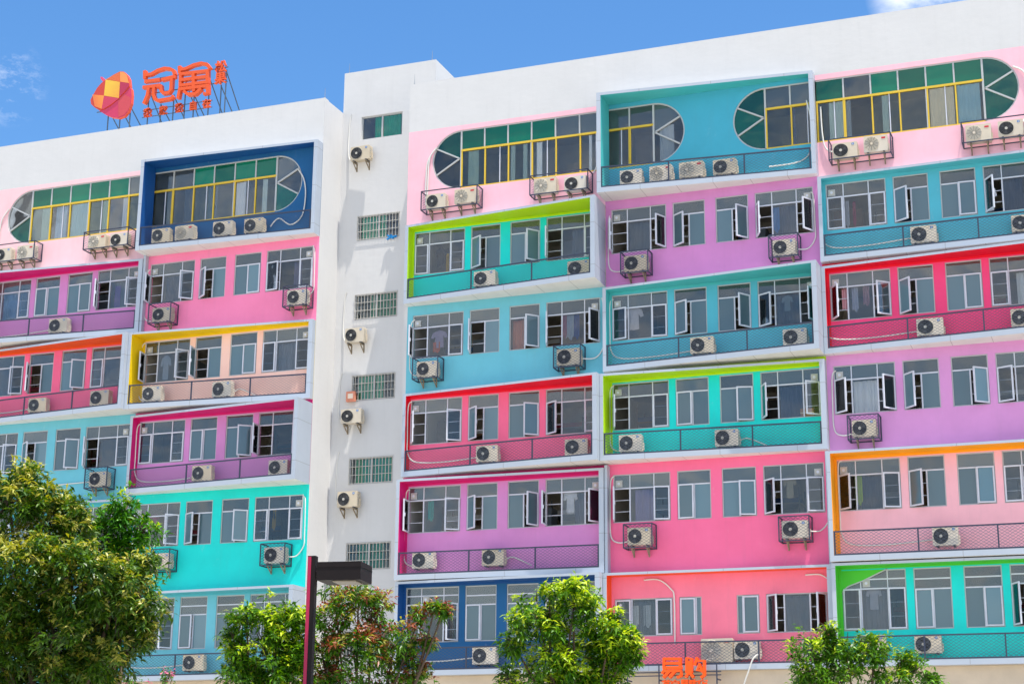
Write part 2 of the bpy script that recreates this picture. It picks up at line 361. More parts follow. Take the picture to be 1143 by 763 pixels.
FLAT={(0,7),(2,7),(1,6),(0,5),(2,4),(1,3),(-2,7),(-1,6),(-2,4),(-1,3),(-2,2),(3,7),(3,6),(3,4),(3,2)}|{(-3,f) for f in range(2,8)}
def cell_bottom(col,f):
    fl=(col,f) in FLAT
    if f<=2: return 5.665
    if f==3: return 8.74 if fl else 8.765
    return 3*f+(.125 if fl else .265)
def cell_z(col,f): return cell_bottom(col,f),cell_bottom(col,f+1)
def box_z(f):
    if f==7: return 21.24,24.80
    if f==2: return 5.66,8.72
    if f==3: return 8.76,12.11
    return 3*f+.26,3*f+3.11

def full_cell(wing,xc,f,wm,st,box=None,curt={},postL=False):
    """wm wall material; st six opening angles; box=(dl,dr,side material,label)"""
    col=round(xc/7.193) if xc>-5 else round((xc+10.737)/7.193)-1; xl,xr=xc-3.597,xc+3.597; z0,z1=cell_z(col,f); b=MB()
    zb=ZB+3*(f-1); zt=ZT+3*(f-1); H=WH; trs=(H-.46,); trd=(H-.44,)
    if f==2: zb,zt=6.76,8.56; H=1.8; trs=(1.24,1.52); trd=(1.18,1.48)
    wins=[('T',-E0,-E1,st[0:2],'L'),('DL',-E2,-E3,st[2:3],None),('DR',E3,E2,st[3:4],None),('T',E1,E0,st[4:6],'R')]
    HO=[(xc+a,xc+c,zb,zt) for _,a,c,_,_ in wins]
    if box:
        sm_=box[2]; wall_with_holes(b,xc-E0,xc+E0,z0,zt+.03,[(a,c,p,q) for a,c,p,q in HO],wm)
        b.face([(xl,0,z0),(xc-E0,0,z0),(xc-E0,0,z1),(xl,0,z1)],sm_); b.face([(xc+E0,0,z0),(xr,0,z0),(xr,0,z1),(xc+E0,0,z1)],sm_); b.face([(xc-E0,0,zt+.03),(xc+E0,0,zt+.03),(xc+E0,0,z1),(xc-E0,0,z1)],sm_)
    else: wall_with_holes(b,xl,xr,z0,z1,HO,wm)
    b.build('bay_wall',wing)
    for i,(k,a,c,s,fan) in enumerate(wins):
        add_window(wing,k,xc+a,zb,c-a,H,trs if k=='T' else trd,s,fan,curt.get(i))
    for ra,rb in ((xl+.05,xc-.05),(xc+.05,xr-.05)):
        r=MB(); room_box(r,ra,rb,.2,3.3,zb-.85,zt+.12,M_room); r.build('room',wing)
        q=random.Random(int((ra+60)*31+f)); w_=rb-ra; fx=ra+q.uniform(.1,w_-1.1); mm=q.choice((M_wood,M_dark,M_cgy,M_steel)); g=MB(); zf=zb-.84
        g.box(fx,fx+q.uniform(.6,1.0),1.4,2.0,zf,zf+q.uniform(1.7,2.2),mm); g.build('wardrobe',wing)
        g=MB(); fx=ra+q.uniform(.1,w_-2.1); mm=q.choice((M_steel,M_wood)); mc=q.choice((M_bedb,M_bedr,M_cw,M_cgy))
        for zz in (.35,1.55): g.box(fx,fx+1.9,2.3,3.2,zf+zz,zf+zz+.06,mm); g.box(fx+.03,fx+1.87,2.33,3.17,zf+zz+.062,zf+zz+.22,mc)
        for xx in (fx,fx+1.86): g.box(xx-.002,xx+.04,2.28,2.32,zf,zf+2.1,mm); g.box(xx-.002,xx+.04,3.18,3.22,zf,zf+2.1,mm)
        g.build('bunk_bed',wing)
    if box:
        dl,dr,sm,lab=box; q0,q1=box_z(f)
        bay_frame(wing,xl,xr,q0,q1,dl,dr,sm,lab)
        railing(wing,xl,xr,dl,dr,q0+.17,h=.70 if f!=3 else .72)

# ------------------------------------------------------------------ right wing
def arc(cx,zc,rad,sgn,n=20):
    return [(cx+sgn*rad*math.sin(PI*i/n),zc+rad*math.cos(PI*i/n)) for i in range(n+1)]   # top to bottom
ZC,RR=23.475,1.09
def top_cell(wing,xl,xr,halves,wm,zsplit=24.74,z0=21.125,z1=26.56,white=True):
    """halves: list of ('L',cx) hole from its left arc to xr edge / ('R',cx) hole from xl edge to its right arc"""
    b=MB(); n=20
    top,bot=ZC+RR,ZC-RR
    ztop=zsplit
    b.face([(xl,0,z0),(xr,0,z0),(xr,0,bot),(xl,0,bot)],wm); b.face([(xl,0,top),(xr,0,top),(xr,0,ztop),(xl,0,ztop)],wm)
    if z1>ztop: b.face([(xl,0,ztop),(xr,0,ztop),(xr,0,z1),(xl,0,z1)],M_white)
    zs=[ZC+RR*math.cos(PI*i/n) for i in range(n+1)]
    if len(halves)==1:
        s,cx=halves[0]; A=arc(cx,ZC,RR,-1 if s=='L' else 1,n); X=xl if s=='L' else xr
        for i in range(n): b.face([(X,0,zs[i]),(A[i][0],0,zs[i]),(A[i+1][0],0,zs[i+1]),(X,0,zs[i+1])],wm)
        arcs=[(A,cx,s)]
    else:
        A=arc(halves[0][1],ZC,RR,1,n); B=arc(halves[1][1],ZC,RR,-1,n)
        for i in range(n): b.face([(A[i][0],0,zs[i]),(B[i][0],0,zs[i]),(B[i+1][0],0,zs[i+1]),(A[i+1][0],0,zs[i+1])],wm)
        arcs=[(A,halves[0][1],'R'),(B,halves[1][1],'L')]
    for A,cx,s in arcs:
        for i in range(n): b.face([(A[i][0],0,A[i][1]),(A[i+1][0],0,A[i+1][1]),(A[i+1][0],.2,A[i+1][1]),(A[i][0],.2,A[i][1])],wm)
        X=xr if s=='L' else xl
        for z in (top,bot): b.face([(cx,0,z),(X,0,z),(X,.2,z),(cx,.2,z)],wm)
    b.build('bay_wall',wing)
    r=MB(); room_box(r,xl+.05,xr-.05,.2,3.4,22.0,24.9,M_room); r.build('room',wing)
def ribbon(wing,s,cx,xe,green_up,green_arc,n_low=None,curt=[]):
    """half-stadium window between arc centre cx and edge xe"""
    root=MB(); sg=-1 if s=='L' else 1
    A=arc(cx,ZC,RR-.02,sg,20)
    for i in range(20): root.bar((A[i][0],.05,A[i][1]),(A[i+1][0],.05,A[i+1][1]),.05,.05,M_frameg)
    top,bot=ZC+RR,ZC-RR; x0,x1=min(cx,xe),max(cx,xe)
    root.box(x0,x1,.03,.08,top-.045,top,M_frameg); 
    root.box(cx-.03,cx+.03,.025,.085,bot,top-.045,M_frameg)
    # V brace
    ap=(cx+sg*.05,.03,ZC+.03)
    for e in (1,-1):
        a=R(28); p=(cx+sg*(RR-.05)*math.cos(a),.03,ZC+e*(RR-.05)*math.sin(a)+.03*0); root.bar(ap,p,.05,.05,M_frameg)
    n=len(green_up); step=(x1-x0)/n if n<5 else .875
    xs=[cx-sg*step*i for i in range(n+1)]; xs[-1]=xe
    tz=23.80
    root.box(x0,x1,.02,.085,tz-.035,tz+.035,M_yel)
    for x in xs[1:-1]: root.box(x-.025,x+.025,.03,.08,tz+.035,top-.045,M_frameg)
    # lower yellow framed lights
    root.box(x0,x1,.022,.083,bot,bot+.05,M_yel)
    for i in range(n):
        a,c=sorted((xs[i],xs[i+1]))
        if c-a<.2: continue
        wbig=i%2==0
        root.box(a+.002,a+.05,.024,.081,bot+.05,tz-.035,M_yel)
        if i==n-1 or i%3==2: root.box(c-.035,c-.002,.024,.081,bot+.05,tz-.035,M_yel if i==n-1 else M_frameg)
        if i%2==1: root.box((a+c)/2+.12,(a+c)/2+.15,.05,.09,bot+.05,tz-.035,M_frame)
    w=root.build('ribbon_window',wing)
    g=MB()
    for i in range(n):
        a,c=sorted((xs[i],xs[i+1])); g.box(a+.01,c-.01,.055,.061,tz+.035,top-.03,M_green if green_up[i] else M_glass_light)
        g.box(a+.01,c-.01,.057+.012*(i%2),.062+.012*(i%2),bot+.03,tz-.03,M_clear if i%3!=1 else M_glass)
    # arc glass: upper, middle wedge, lower
    def wedge(i0,i1,m,ctr):
        pts=[ctr]+[(A[i][0],A[i][1]) for i in range(i0,i1+1)]
        g.prism(pts,.058,.063,m)
    apx=(cx+sg*.03,ZC+.03)
    wedge(0,7,M_greend if green_arc[0] else M_glass_light,(cx+sg*.03,ZC+.04)); wedge(7,13,M_greend if green_arc[1] else M_glass,apx); wedge(13,20,M_greend if green_arc[2] else M_glass,(cx+sg*.03,ZC))
    g.build('glass',w)
    for a,c,m in curt: curtain_part(w,a,c,bot+.05,tz-.05,m,y=.10,amp=.012)
    return w

RW=thing('apartment_building','right hand colourful apartment block with projecting coloured box bays and white parapet','building',(0,0,0))
XB=[-3.6,3.6,10.79,17.98,25.17]; XC=[0,7.193,14.386,21.58]
top_cell(RW,-3.72,3.6,[('L',-1.70)],P['pink'])
top_cell(RW,3.6,10.79,[('R',5.30),('L',9.12)],P['tealtop'],z0=21.245)
top_cell(RW,10.79,17.98,[('R',16.07)],P['pink'])
ribbon(RW,'L',-1.70,3.59,[1,1,1,1,0,0],(1,0,0),curt=[(-1.45,-1.05,M_cw),(.15,.3,M_cw),(.6,.75,M_cw),(1.1,1.3,M_cw),(3.0,3.1,M_cw)])
ribbon(RW,'R',5.30,3.61,[0,0],(0,0,0),curt=[(5.5,6.0,M_cw)])
ribbon(RW,'L',9.12,10.78,[0,0],(1,1,1),curt=[(9.9,10.1,M_cb)])
ribbon(RW,'R',16.07,10.80,[1,1,1,1,0,1],(1,1,1),curt=[(15.25,15.95,M_clt),(14.4,15.15,M_cc),(12.9,13.1,M_cw),(11.2,11.9,M_cw)])
XL,XR=3.597,10.79
bay_frame(RW,3.6,10.79,21.24,24.80,.95,.30,S['teal'],'grey box frame lined in teal',tl=.14,trr=.14,tt=.10)
railing(RW,3.6,10.79,.95,.30,21.41,h=.72,posts=(.33,.69))
full_cell(RW,XC[0],6,P['turq'],(0,0,35,55,70,0),(.38,1.15,S['lime'],'light grey box frame lined in lime green'),{3:(.45,.95,M_cgy)})
full_cell(RW,XC[1],6,P['purple'],(82,65,35,60,65,62),None,{0:(.3,.7,M_cgy),3:(.3,.7,M_cb)})
full_cell(RW,XC[2],6,P['teal'],(0,0,28,0,60,0),(.30,.52,S['blue'],'light grey box frame lined in teal'),{3:(.3,.6,M_cb)})
full_cell(RW,XC[0],5,P['blue'],(82,0,78,50,78,62),None,{2:(.04,.47,M_cp)})
full_cell(RW,XC[1],5,P['teal'],(6,0,32,62,35,75),(.39,1.03,S['teal'],'light grey box frame lined in teal'),{3:(.3,.7,M_cgy)})
full_cell(RW,XC[2],5,P['crimson'],(55,45,40,0,0,0),(.28,.88,S['red'],'light grey box frame lined in red'),{3:(.4,.7,M_cw)})
full_cell(RW,XC[0],4,P['rose'],(55,30,45,35,38,0),(.22,1.0,S['red'],'light grey box frame lined in red'))
full_cell(RW,XC[1],4,P['turq'],(62,0,0,8,55,42),(.75,.3,S['lime'],'light grey box frame lined in lime green'),{3:(.3,.68,M_cb)})
full_cell(RW,XC[2],4,P['purple2'],(38,48,42,42,22,0),None,{0:(.3,.7,M_cw)})
full_cell(RW,XC[0],3,P['purple'],(85,35,40,62,82,62),(.55,.35,S['magenta'],'light grey box frame lined in magenta'),{3:(.5,.68,M_cb)})
full_cell(RW,XC[1],3,P['hotpink'],(68,18,0,14,38,15),None,{0:(.35,.7,M_lil)})
full_cell(RW,XC[2],3,P['palepink'],(40,22,35,0,0,0),(.7,.6,S['amber'],'light grey box frame lined in orange'),{0:(.35,.68,M_cb)})
full_cell(RW,XC[0],2,P['navy'],(0,58,0,0,30,0),(.45,.8,S['navy'],'light grey box frame lined in navy blue'))
full_cell(RW,XC[2],2,P['turq'],(0,0,0,0,60,0),(.6,.5,S['green'],'light grey box frame lined in green'),{0:(.3,.68,M_cgy)})
# rounded corner filling the top left of the green framed bay's first window
b=MB(); ch=[(10.985,8.575),(10.985,7.86),(11.03,7.98),(11.18,8.09),(11.62,8.24),(12.36,8.575)]
b.prism(ch,.004,.028,S['green'])
for p_,q_ in zip(ch[1:-1],ch[2:]): b.bar((p_[0],.02,p_[1]),(q_[0],.02,q_[1]),.04,.035,M_frameg)
b.build('corner_panel',RW,label='green rounded corner panel over the window top')
# salmon bay: low windows without top lights
xc=XC[1]; b=MB(); Z0,Z1=6.77,7.95
hol=[(3.83,5.72,Z0,Z1),(5.93,6.64,Z0,Z1),(7.745,8.455,Z0,Z1),(8.665,10.55,Z0,Z1)]
wall_with_holes(b,3.6,10.79,5.665,8.74,hol,P['salmon']); b.build('bay_wall',RW)
add_window(RW,'T',3.83,Z0,1.89,1.18,(),(0,0),'L',(.3,.7,M_cgy)); add_window(RW,'SL',5.93,Z0,.71,1.18,(),(0,)); add_window(RW,'SR',7.745,Z0,.71,1.18,(),(0,)); add_window(RW,'T',8.665,Z0,1.885,1.18,(),(48,62),'R',(.3,.7,M_cb))
r=MB(); room_box(r,3.65,7.1,.2,3.3,5.7,8.5,M_room); room_box(r,7.25,10.74,.2,3.3,5.7,8.5,M_room); r.build('room',RW)
bay_frame(RW,3.6,10.79,5.66,8.72,.5,.42,S['orange'],'light grey box frame lined in orange'); railing(RW,3.6,10.79,.5,.42,5.83)
# thin posts either side of the flat hot pink bay
b=MB(); b.box(3.606,3.70,-.30,0,8.73,12.2,M_alu); b.box(10.69,10.784,-.30,0,8.73,12.2,M_alu); b.build('bay_post',RW)
# column beyond the right edge of the photograph
top_cell(RW,17.98,25.17,[('L',19.9)],P['pink']); ribbon(RW,'L',19.9,25.1,[1,1,1,1,1,1],(1,1,1))
for f,wm,bx in ((6,'purple',None),(5,'turq',(.4,.9,S['lime'],'light grey box frame lined in lime green')),(4,'blue',None),(3,'rose',(.3,.5,S['red'],'light grey box frame lined in red')),(2,'salmon',None)):
    full_cell(RW,XC[3],f,P[wm],(0,0,0,0,0,0),bx)
# shell of the block
def shell(wing,x0,x1,zr,yb=12.0,side_l=True,side_r=True):
    b=MB()
    for s,x in ((side_l,x0),(side_r,x1)):
        if s: b.box(min(x,x+(.25 if x==x0 else -.25)),max(x,x+(.25 if x==x0 else -.25)),.004,yb,0,zr,M_white)
    b.box(x0+.26,x1-.26,yb-.25,yb,0,zr,M_white)
    b.box(x0+.255,x1-.255,.01,.24,zr-1.7,zr-.004,M_white)          # front parapet body
    b.box(x0+.26,x1-.26,.25,yb-.26,zr-1.2,zr-1.0,M_roof)
    b.box(x0+.26,x1-.26,3.5,3.7,0,zr-1.2,M_room)
    b.box(x0+.26,x1-.26,.25,3.45,21.15,21.3,M_room); b.box(x0+.26,x1-.26,.25,3.45,5.35,5.5,M_room)
    b.build('wall',wing)
    b=MB(); b.box(x0+.0,x1-.0,.004,.3,zr,zr+.03,M_white); b.build('coping',wing)
shell(RW,-3.72,25.17,26.56)
# ground floor
def ground_floor(wing,x0,x1,xs):
    b=MB(); b.box(x0,x1,-.25,.25,4.75,5.655,M_cream); b.build('fascia_wall',wing)
    for x in xs:
        b=MB(); b.box(x-.3,x+.3,.0,.6,0,4.6,M_conc); b.build('shopfront_pillar',wing)
    for a,c in zip(xs[:-1],xs[1:]):
        b=MB(); b.box(a+.3,c-.3,.25,.27,.3,3.4,M_glass); b.box(a+.3,c-.3,.2,.26,3.4,4.6,M_conc); b.box(a+.3,c-.3,.2,.3,0,.3,M_conc)
        b.box((a+c)/2-.04,(a+c)/2+.04,.18,.3,.3,3.4,M_rail)
        b.build('shop_glazing',wing)
ground_floor(RW,-3.72,25.17,[-3.4,0,3.6,7.2,10.8,14.4,18,21.6,24.8])

# ------------------------------------------------------------------ left wing
LW=thing('apartment_building','left hand colourful apartment block with navy top box and yellow framed bay','building',(-10.737,0,0))
class Off: pass
def shifted(fn):  # the left wing's parts are written in world X, its Empty stands at x=-10.737
    return fn
LXB=-10.737
before=set(COL.objects)
top_cell(LW,-21.53,-14.33,[('L',-19.72)],P['pink2']); top_cell(LW,-14.33,-7.14,[('R',-9.02)],P['navy'],z0=21.245)
ribbon(LW,'L',-19.72,-14.33,[1,1,1,1,1,0],(0,0,1),curt=[(-19.25,-18.85,M_cw),(-18.6,-18.1,M_clt),(-17.9,-17.1,M_clt),(-16.5,-16.2,M_cw),(-15.6,-15.4,M_cw)])
ribbon(LW,'R',-9.02,-14.32,[1,1,1,1,0,0],(0,0,1),curt=[(-10.7,-10.3,M_cw),(-11.9,-11.5,M_cgy),(-9.6,-9.4,M_cw),(-12.9,-12.5,M_cgy)])
bay_frame(LW,-14.33,-7.14,21.24,24.80,.8,.42,S['navy'],'grey box frame lined in deep navy',tl=.14,trr=.14,tt=.09); railing(LW,-14.33,-7.14,.8,.42,21.41,h=.72,posts=())
A,B=-17.93,-10.737
full_cell(LW,A,6,P['purple'],(0,0,0,0,60,35),(.85,.24,S['magenta'],'light grey box frame lined in magenta'),{3:(.35,.7,M_cgy),0:(.2,.7,M_cb)})
full_cell(LW,B,6,P['hotpink2'],(78,45,35,0,15,0),None,{0:(.32,.6,M_cb),3:(.55,.7,M_lil)})
full_cell(LW,A,5,P['rose'],(0,25,70,35,0,0),(.24,.98,S['orange'],'light grey box frame lined in orange'))
full_cell(LW,B,5,P['peach'],(82,45,80,0,0,0),(.8,.22,S['yellow'],'light grey box frame lined in yellow'),{3:(.3,.7,M_cgy)})
full_cell(LW,A,4,P['blue'],(0,30,30,35,62,0),None)
full_cell(LW,B,4,P['purple'],(0,0,0,35,78,0),(.34,1.05,S['magenta'],'light grey box frame lined in magenta'))
full_cell(LW,A,3,P['teal'],(0,0,0,0,0,0),(.3,.3,S['blue'],'light grey box frame lined in blue'))
full_cell(LW,B,3,P['turq'],(60,40,30,32,0,0),None)
full_cell(LW,A,2,P['blue'],(0,0,0,0,0,0),None)
full_cell(LW,B,2,P['blue'],(20,50,0,0,0,0),(.45,.85,S['blue'],'light grey box frame lined in light blue'))
top_cell(LW,-28.72,-21.53,[('R',-23.4)],P['pink2']); ribbon(LW,'R',-23.4,-28.6,[1,1,1,1,1,1],(1,1,1))
for f,wm in ((6,'turq'),(5,'hotpink'),(4,'purple'),(3,'blue'),(2,'salmon')): full_cell(LW,-25.12,f,P[wm],(0,0,0,0,0,0),None)
b=MB(); b.box(-14.324,-14.23,-.20,0,18.1,21.24,M_alu); b.box(-14.324,-14.23,-.20,0,8.73,12.2,M_alu); b.build('bay_post',LW)
shell(LW,-28.72,-7.14,26.56)
ground_floor(LW,-28.72,-7.14,[-28.4,-25,-21.5,-18,-14.3,-10.7,-7.5])
for o in list(LW.children): o.location.x-=LXB      # express in the wing's own space

# ------------------------------------------------------------------ stair tower
TW=thing('stair_tower','tall narrow white stair tower with grilled windows between the two blocks','tower',(-5.4,1.5,0))
tx0,tx1=-7.14+5.4,-3.40+5.4
b=MB(); zs=[26.30]+[22.40-3*i for i in range(6)]
holes=[(-6.37+5.4,-4.70+5.4,25.38,26.30)]+[(-6.40+5.4,-4.70+5.4,z-.95,z) for z in zs[1:]]
wall_with_holes(b,tx0,tx1,0,28.17,holes,M_white)
b.box(tx1-.2,tx1,.004,6,0,28.17,M_white); b.box(tx0,tx0+.2,.004,6,0,28.17,M_white); b.box(tx0+.2,tx1-.2,5.8,6,0,28.17,M_white); b.box(tx0+.2,tx1-.2,.2,5.8,27.9,28.1,M_roof)
b.build('wall',TW)
b=MB()
for i,h in enumerate(holes): room_box(b,h[0]-.2,h[1]+.2,.2,3,h[2]-.9,h[3]+.3,M_room)
b.build('room',TW)
for i,h in enumerate(holes):
    b=MB(); x0,x1,z0,z1=h; rect_frame(b,x0,x1,z0,z1,.045,.06,.12,M_frameg); b.box((x0+x1)/2-.03,(x0+x1)/2+.03,.05,.125,z0+.045,z1-.045,M_frameg)
    w=b.build('window',TW)
    b=MB(); b.box(x0+.03,x1-.03,.09,.096,z0+.03,z1-.03,M_clear); b.build('glass',w)
    rr=random.Random(i); s=rr.uniform(.0,.55)
    curtain_part(w,x0+.05+s,x1-.1-(.55-s)*(i%2),z0+.03,z1-.03,M_cg,y=.13,amp=.02)
    if i>0:
        b=MB(); n=13
        for k in range(n+1):
            x=x0+.02+(x1-x0-.04)*k/n; b.bar((x,-.02,z0+.01),(x,-.02,z1-.01),.018,.018,M_grille)
        for k in range(4): 
            z=z0+.03+(z1-z0-.06)*k/3; b.bar((x0,-.035,z),(x1,-.035,z),.016,.016,M_grille)
        b.build('security_grille',w)

# ------------------------------------------------------------------ air conditioners
def disc(b,cx,cz,r,y0,y1,m,n=24): b.prism([(cx+r*math.cos(2*PI*i/n),cz+r*math.sin(2*PI*i/n)) for i in range(n)],y0,y1,m)
def ring(b,cx,cz,r,y,t,m,n=24):
    pts=[(cx+r*math.cos(2*PI*i/n),y,cz+r*math.sin(2*PI*i/n)) for i in range(n)]; pts.append(pts[0]); pts.append(pts[1]); b.tube(pts,t,m,4,cap=False)
def make_ac(W=.76,H=.53,D=.26,light=False):
    r=bpy.data.objects.new('air_conditioner',None); COL.objects.link(r); r.empty_display_size=.2
    b=MB(); c=.02
    out=[(-W/2+c,0),(W/2-c,0),(W/2,c),(W/2,H-c),(W/2-c,H),(-W/2+c,H),(-W/2,H-c),(-W/2,c)]
    b.prism(out,-D/2,D/2,M_ac)
    # feet, side vents, service cover
    for x in (-W*.33,W*.33): b.box(x-.03,x+.03,-D/2-.02,D/2+.02,-.035,-.001,M_acd)
    for k in range(5): b.box(W/2+.001,W/2+.006,-D/2+.03,D/2-.08,.1+k*.075,.12+k*.075,M_acl)
    b.box(W/2+.001,W/2+.035,D/2-.10,D/2-.02,.06,H*.55,M_ac)
    b.build('casing',r)
    fx=-W*.17; fz=H*.5; fr=min(H*.43,W*.32)
    b=MB(); disc(b,fx,fz,fr,-D/2-.012,-D/2+.002,M_acl if light else M_acb)
    g=M_acl if light else M_acd
    for q in (1.0,.82,.64,.46,.28): ring(b,fx,fz,fr*q,-D/2-.02,.006,M_ac if light else M_acl if q==1 else M_acd)
    for k in range(12):
        a=k*PI/6; b.bar((fx,-D/2-.022,fz),(fx+fr*math.cos(a),-D/2-.022,fz+fr*math.sin(a)),.007,.007,M_acd)
    disc(b,fx,fz,fr*.2,-D/2-.032,-D/2-.018,M_acl if not light else M_ac,14)
    if not light:
        for k in range(3):
            a=k*2*PI/3+.4; b.face([(fx+.03*math.cos(a),-D/2-.014,fz+.03*math.sin(a)),(fx+fr*.8*math.cos(a-.3),-D/2-.014,fz+fr*.8*math.sin(a-.3)),(fx+fr*.8*math.cos(a+.35),-D/2-.014,fz+fr*.8*math.sin(a+.35))],M_acd)
    b.build('fan_grille',r)
    b=MB(); sx=W*.33
    if light: b.box(sx-.065,sx+.065,-D/2-.006,-D/2-.001,H-.13,H-.075,M_red)
    else:
        b.box(sx-.04,sx+.035,-D/2-.006,-D/2-.001,H-.11,H-.045,M_blue); b.box(sx-.02,sx+.015,-D/2-.008,-D/2-.0062,H-.095,H-.065,M_frame)
    b.build('badge',r)
    return r
AC_D=make_ac(); AC_L=make_ac(.78,.54,.27,True); AC_B=make_ac(.95,.70,.3,True)
for o in (AC_D,AC_L,AC_B): o.location=(0,0,-50)
used=set(); NAC=0
BR=None
def bracket_mesh():
    b=MB()
    for x in (0,):
        b.box(x-.02,x+.02,-.16,.19,-.075,-.036,M_rust); b.box(x-.02,x+.02,.15,.19,-.34,-.076,M_rust); b.bar((x,-.13,-.08),(x,.17,-.32),.03,.03,M_rust)
    return b.mesh('bracket')
BRM=bracket_mesh()
def ac(x,zc,label,src,y=-.25,group='outdoor air conditioner units on the bays',bracket=False,pipe=None):
    c=None
    r=copy_tree(src); W=H=0
    Hh={AC_D:.53,AC_L:.54,AC_B:.70}[src]
    r.location=(x,y,zc-Hh/2); r.rotation_euler=(0,0,random.uniform(-.04,.04)); r.scale=(random.uniform(.95,1.05),random.uniform(.95,1.08),random.uniform(.96,1.04)); tag(r,label,'air conditioner',group)
    if bracket: 
        put('bracket',BRM,r,(-.25,0,0)); put('bracket',BRM,r,(.25,0,0))
    if pipe:
        b=MB(); pts=[Vector((px-x,py-y,pz-r.location.z)) for px,py,pz in pipe]
        # smooth path
        out=[]
        P_=[pts[0]]+pts+[pts[-1]]
        for i in range(1,len(P_)-2):
            for k in range(6):
                t=k/6; p0,p1,p2,p3=P_[i-1],P_[i],P_[i+1],P_[i+2]
                out.append(.5*((2*p1)+(p2-p0)*t+(2*p0-5*p1+4*p2-p3)*t*t+(3*p1-p0-3*p2+p3)*t*t*t))
        out.append(pts[-1]); b.tube(out,.022,M_pipe,6); b.build('pipe',r,smooth=True)
    return r
def cage(x,z,w,h,label,d=.52,mesh=True):
    c=thing('air_conditioner_cage',label,'cage',(x,0,z),'steel cages round the wall hung air conditioners')
    b=MB(); t=.032
    x0,x1=-w/2,w/2
    for yy in (-d,):
        b.bar((x0,yy,0),(x1,yy,0),t,t,M_rail); b.bar((x0,yy,h),(x1,yy,h),t,t,M_rail); b.bar((x0,yy,0),(x0,yy,h),t,t,M_rail); b.bar((x1,yy,0),(x1,yy,h),t,t,M_rail)
    for xx in (x0,x1):
        b.bar((xx,-d,0),(xx,0,0-.0),t,t,M_rail); b.bar((xx,-d,h),(xx,0,h),t,t,M_rail); b.bar((xx,-.02,0),(xx,-.02,h),t,t,M_rail)
    b.bar((x0,-.02,0),(x1,-.02,0),t,t,M_rail)
    b.build('bars',c)
    for p_,q_ in (((x1,-d,.0),(x1,-.02,.0)),((x0,-d,.0),(x0,-.02,.0)))+((((x0,-d,.0),(x1,-d,.0)),) if mesh else ()):
        b=MB(); mesh_strips(b,p_,q_,h,M_rail); b.build('mesh_panel',c)
D_=dict(
c0F7='on the pink top wall beside the white tower', c1F7='in the teal top box with two round windows', c2F7='on the pink top wall at right edge',
c0F6='behind mesh of the lime green framed bay beside the tower', c1F6='under windows of the flat purple bay below teal top box', c2F6='behind mesh of the teal bay at right edge',
c0F5='under windows of the flat light blue bay beside the tower', c1F5='behind mesh of the middle teal box bay', c2F5='behind mesh of the red bay at right edge',
c0F4='behind mesh of the red framed bay beside the tower', c1F4='behind mesh of the middle lime framed turquoise bay', c2F4='under windows of the flat purple bay at right edge',
c0F3='behind mesh of the magenta framed bay beside the tower', c1F3='on the flat hot pink bay in middle column', c2F3='behind mesh of the orange framed pale pink bay',
c0F2='behind mesh of the navy blue bay above the trees', c1F2='behind mesh of the salmon pink bay above orange sign', c2F2='behind mesh of the green framed bay at bottom right',
cAF7='on the pale pink wall at far top left', cBF7='in the navy blue top box', cAF6='behind mesh of the upper purple bay at left edge', cBF6='on the flat hot pink bay under the navy box',
cAF5='behind mesh of the pink bay at left edge', cBF5='behind mesh of the yellow framed peach bay', cAF4='on the light blue bay behind the left tree', cBF4='behind mesh of the purple box bay left of tower',
cBF3='on the flat turquoise bay left of tower', cBF2='behind mesh of the light blue bay behind the left trees')
DEP=dict(c0F6=(.38,1.15,0),c2F6=(.30,.52,2),c1F5=(.39,1.03,1),c2F5=(.28,.88,2),c0F4=(.22,1.0,0),c1F4=(.75,.3,1),c0F3=(.55,.35,0),c2F3=(.7,.6,2),c0F2=(.45,.8,0),c1F2=(.5,.42,1),c2F2=(.6,.5,2),c1F7=(.95,.3,1),cBF7=(.8,.42,-1),cAF6=(.85,.24,-2),cAF5=(.24,.98,-2),cBF5=(.8,.22,-1),cBF4=(.34,1.05,-1),cBF2=(.45,.85,-1))
CXX={0:0,1:7.193,2:14.386,-1:-10.737,-2:-17.93}
ACS={'c0F7':[(-2.46,21.88),(-1.35,21.94),(1.57,21.94),(2.66,21.9)],'c1F7':[(4.67,21.80),(5.7,21.80),(6.73,21.80),(7.82,21.80)],'c2F7':[(11.73,21.88),(12.7,21.96),(15.86,21.89),(16.83,21.93)],
'c0F6':[(-.51,18.82),(2.85,18.82)],'c1F6':[(4.74,18.85),(9.67,18.86)],'c2F6':[(14.01,18.82),(17.03,18.82)],'c0F5':[(-2.66,15.89),(2.41,15.86)],'c1F5':[(6.97,15.82),(9.95,15.82)],'c2F5':[(14.06,15.80),(16.82,15.80)],'c0F4':[(-.4,12.8),(2.75,12.8)],'c1F4':[(4.56,12.8),(7.65,12.8)],'c2F4':[(11.92,12.82)],'c0F3':[(-2.63,9.40),(-.19,9.40)],'c1F3':[(4.76,9.84),(9.7,9.83)],'c2F3':[(14.17,9.38)],'c0F2':[(-.4,6.25)],'c1F2':[(7.18,6.25),(8.1,6.25),(10.14,6.27)],'c2F2':[(11.91,6.31),(13.49,6.29)],
'cAF7':[(-20.56,21.9),(-19.53,21.89),(-16.32,21.97),(-15.36,21.93)],'cBF7':[(-13.42,21.80),(-12.41,21.80),(-10.85,21.80),(-9.61,21.80)],'cAF6':[(-17.74,18.80)],'cBF6':[(-13.28,18.83),(-7.75,18.93)],'cAF5':[(-18.36,15.80),(-15.56,15.82)],'cBF5':[(-13.36,15.80),(-10.59,15.80)],'cAF4':[(-15.5,12.88)],'cBF4':[(-11.12,12.78),(-8.08,12.8)],'cBF3':[(-12.69,9.81),(-8.17,9.81)],'cBF2':[(-11.05,6.25)]}
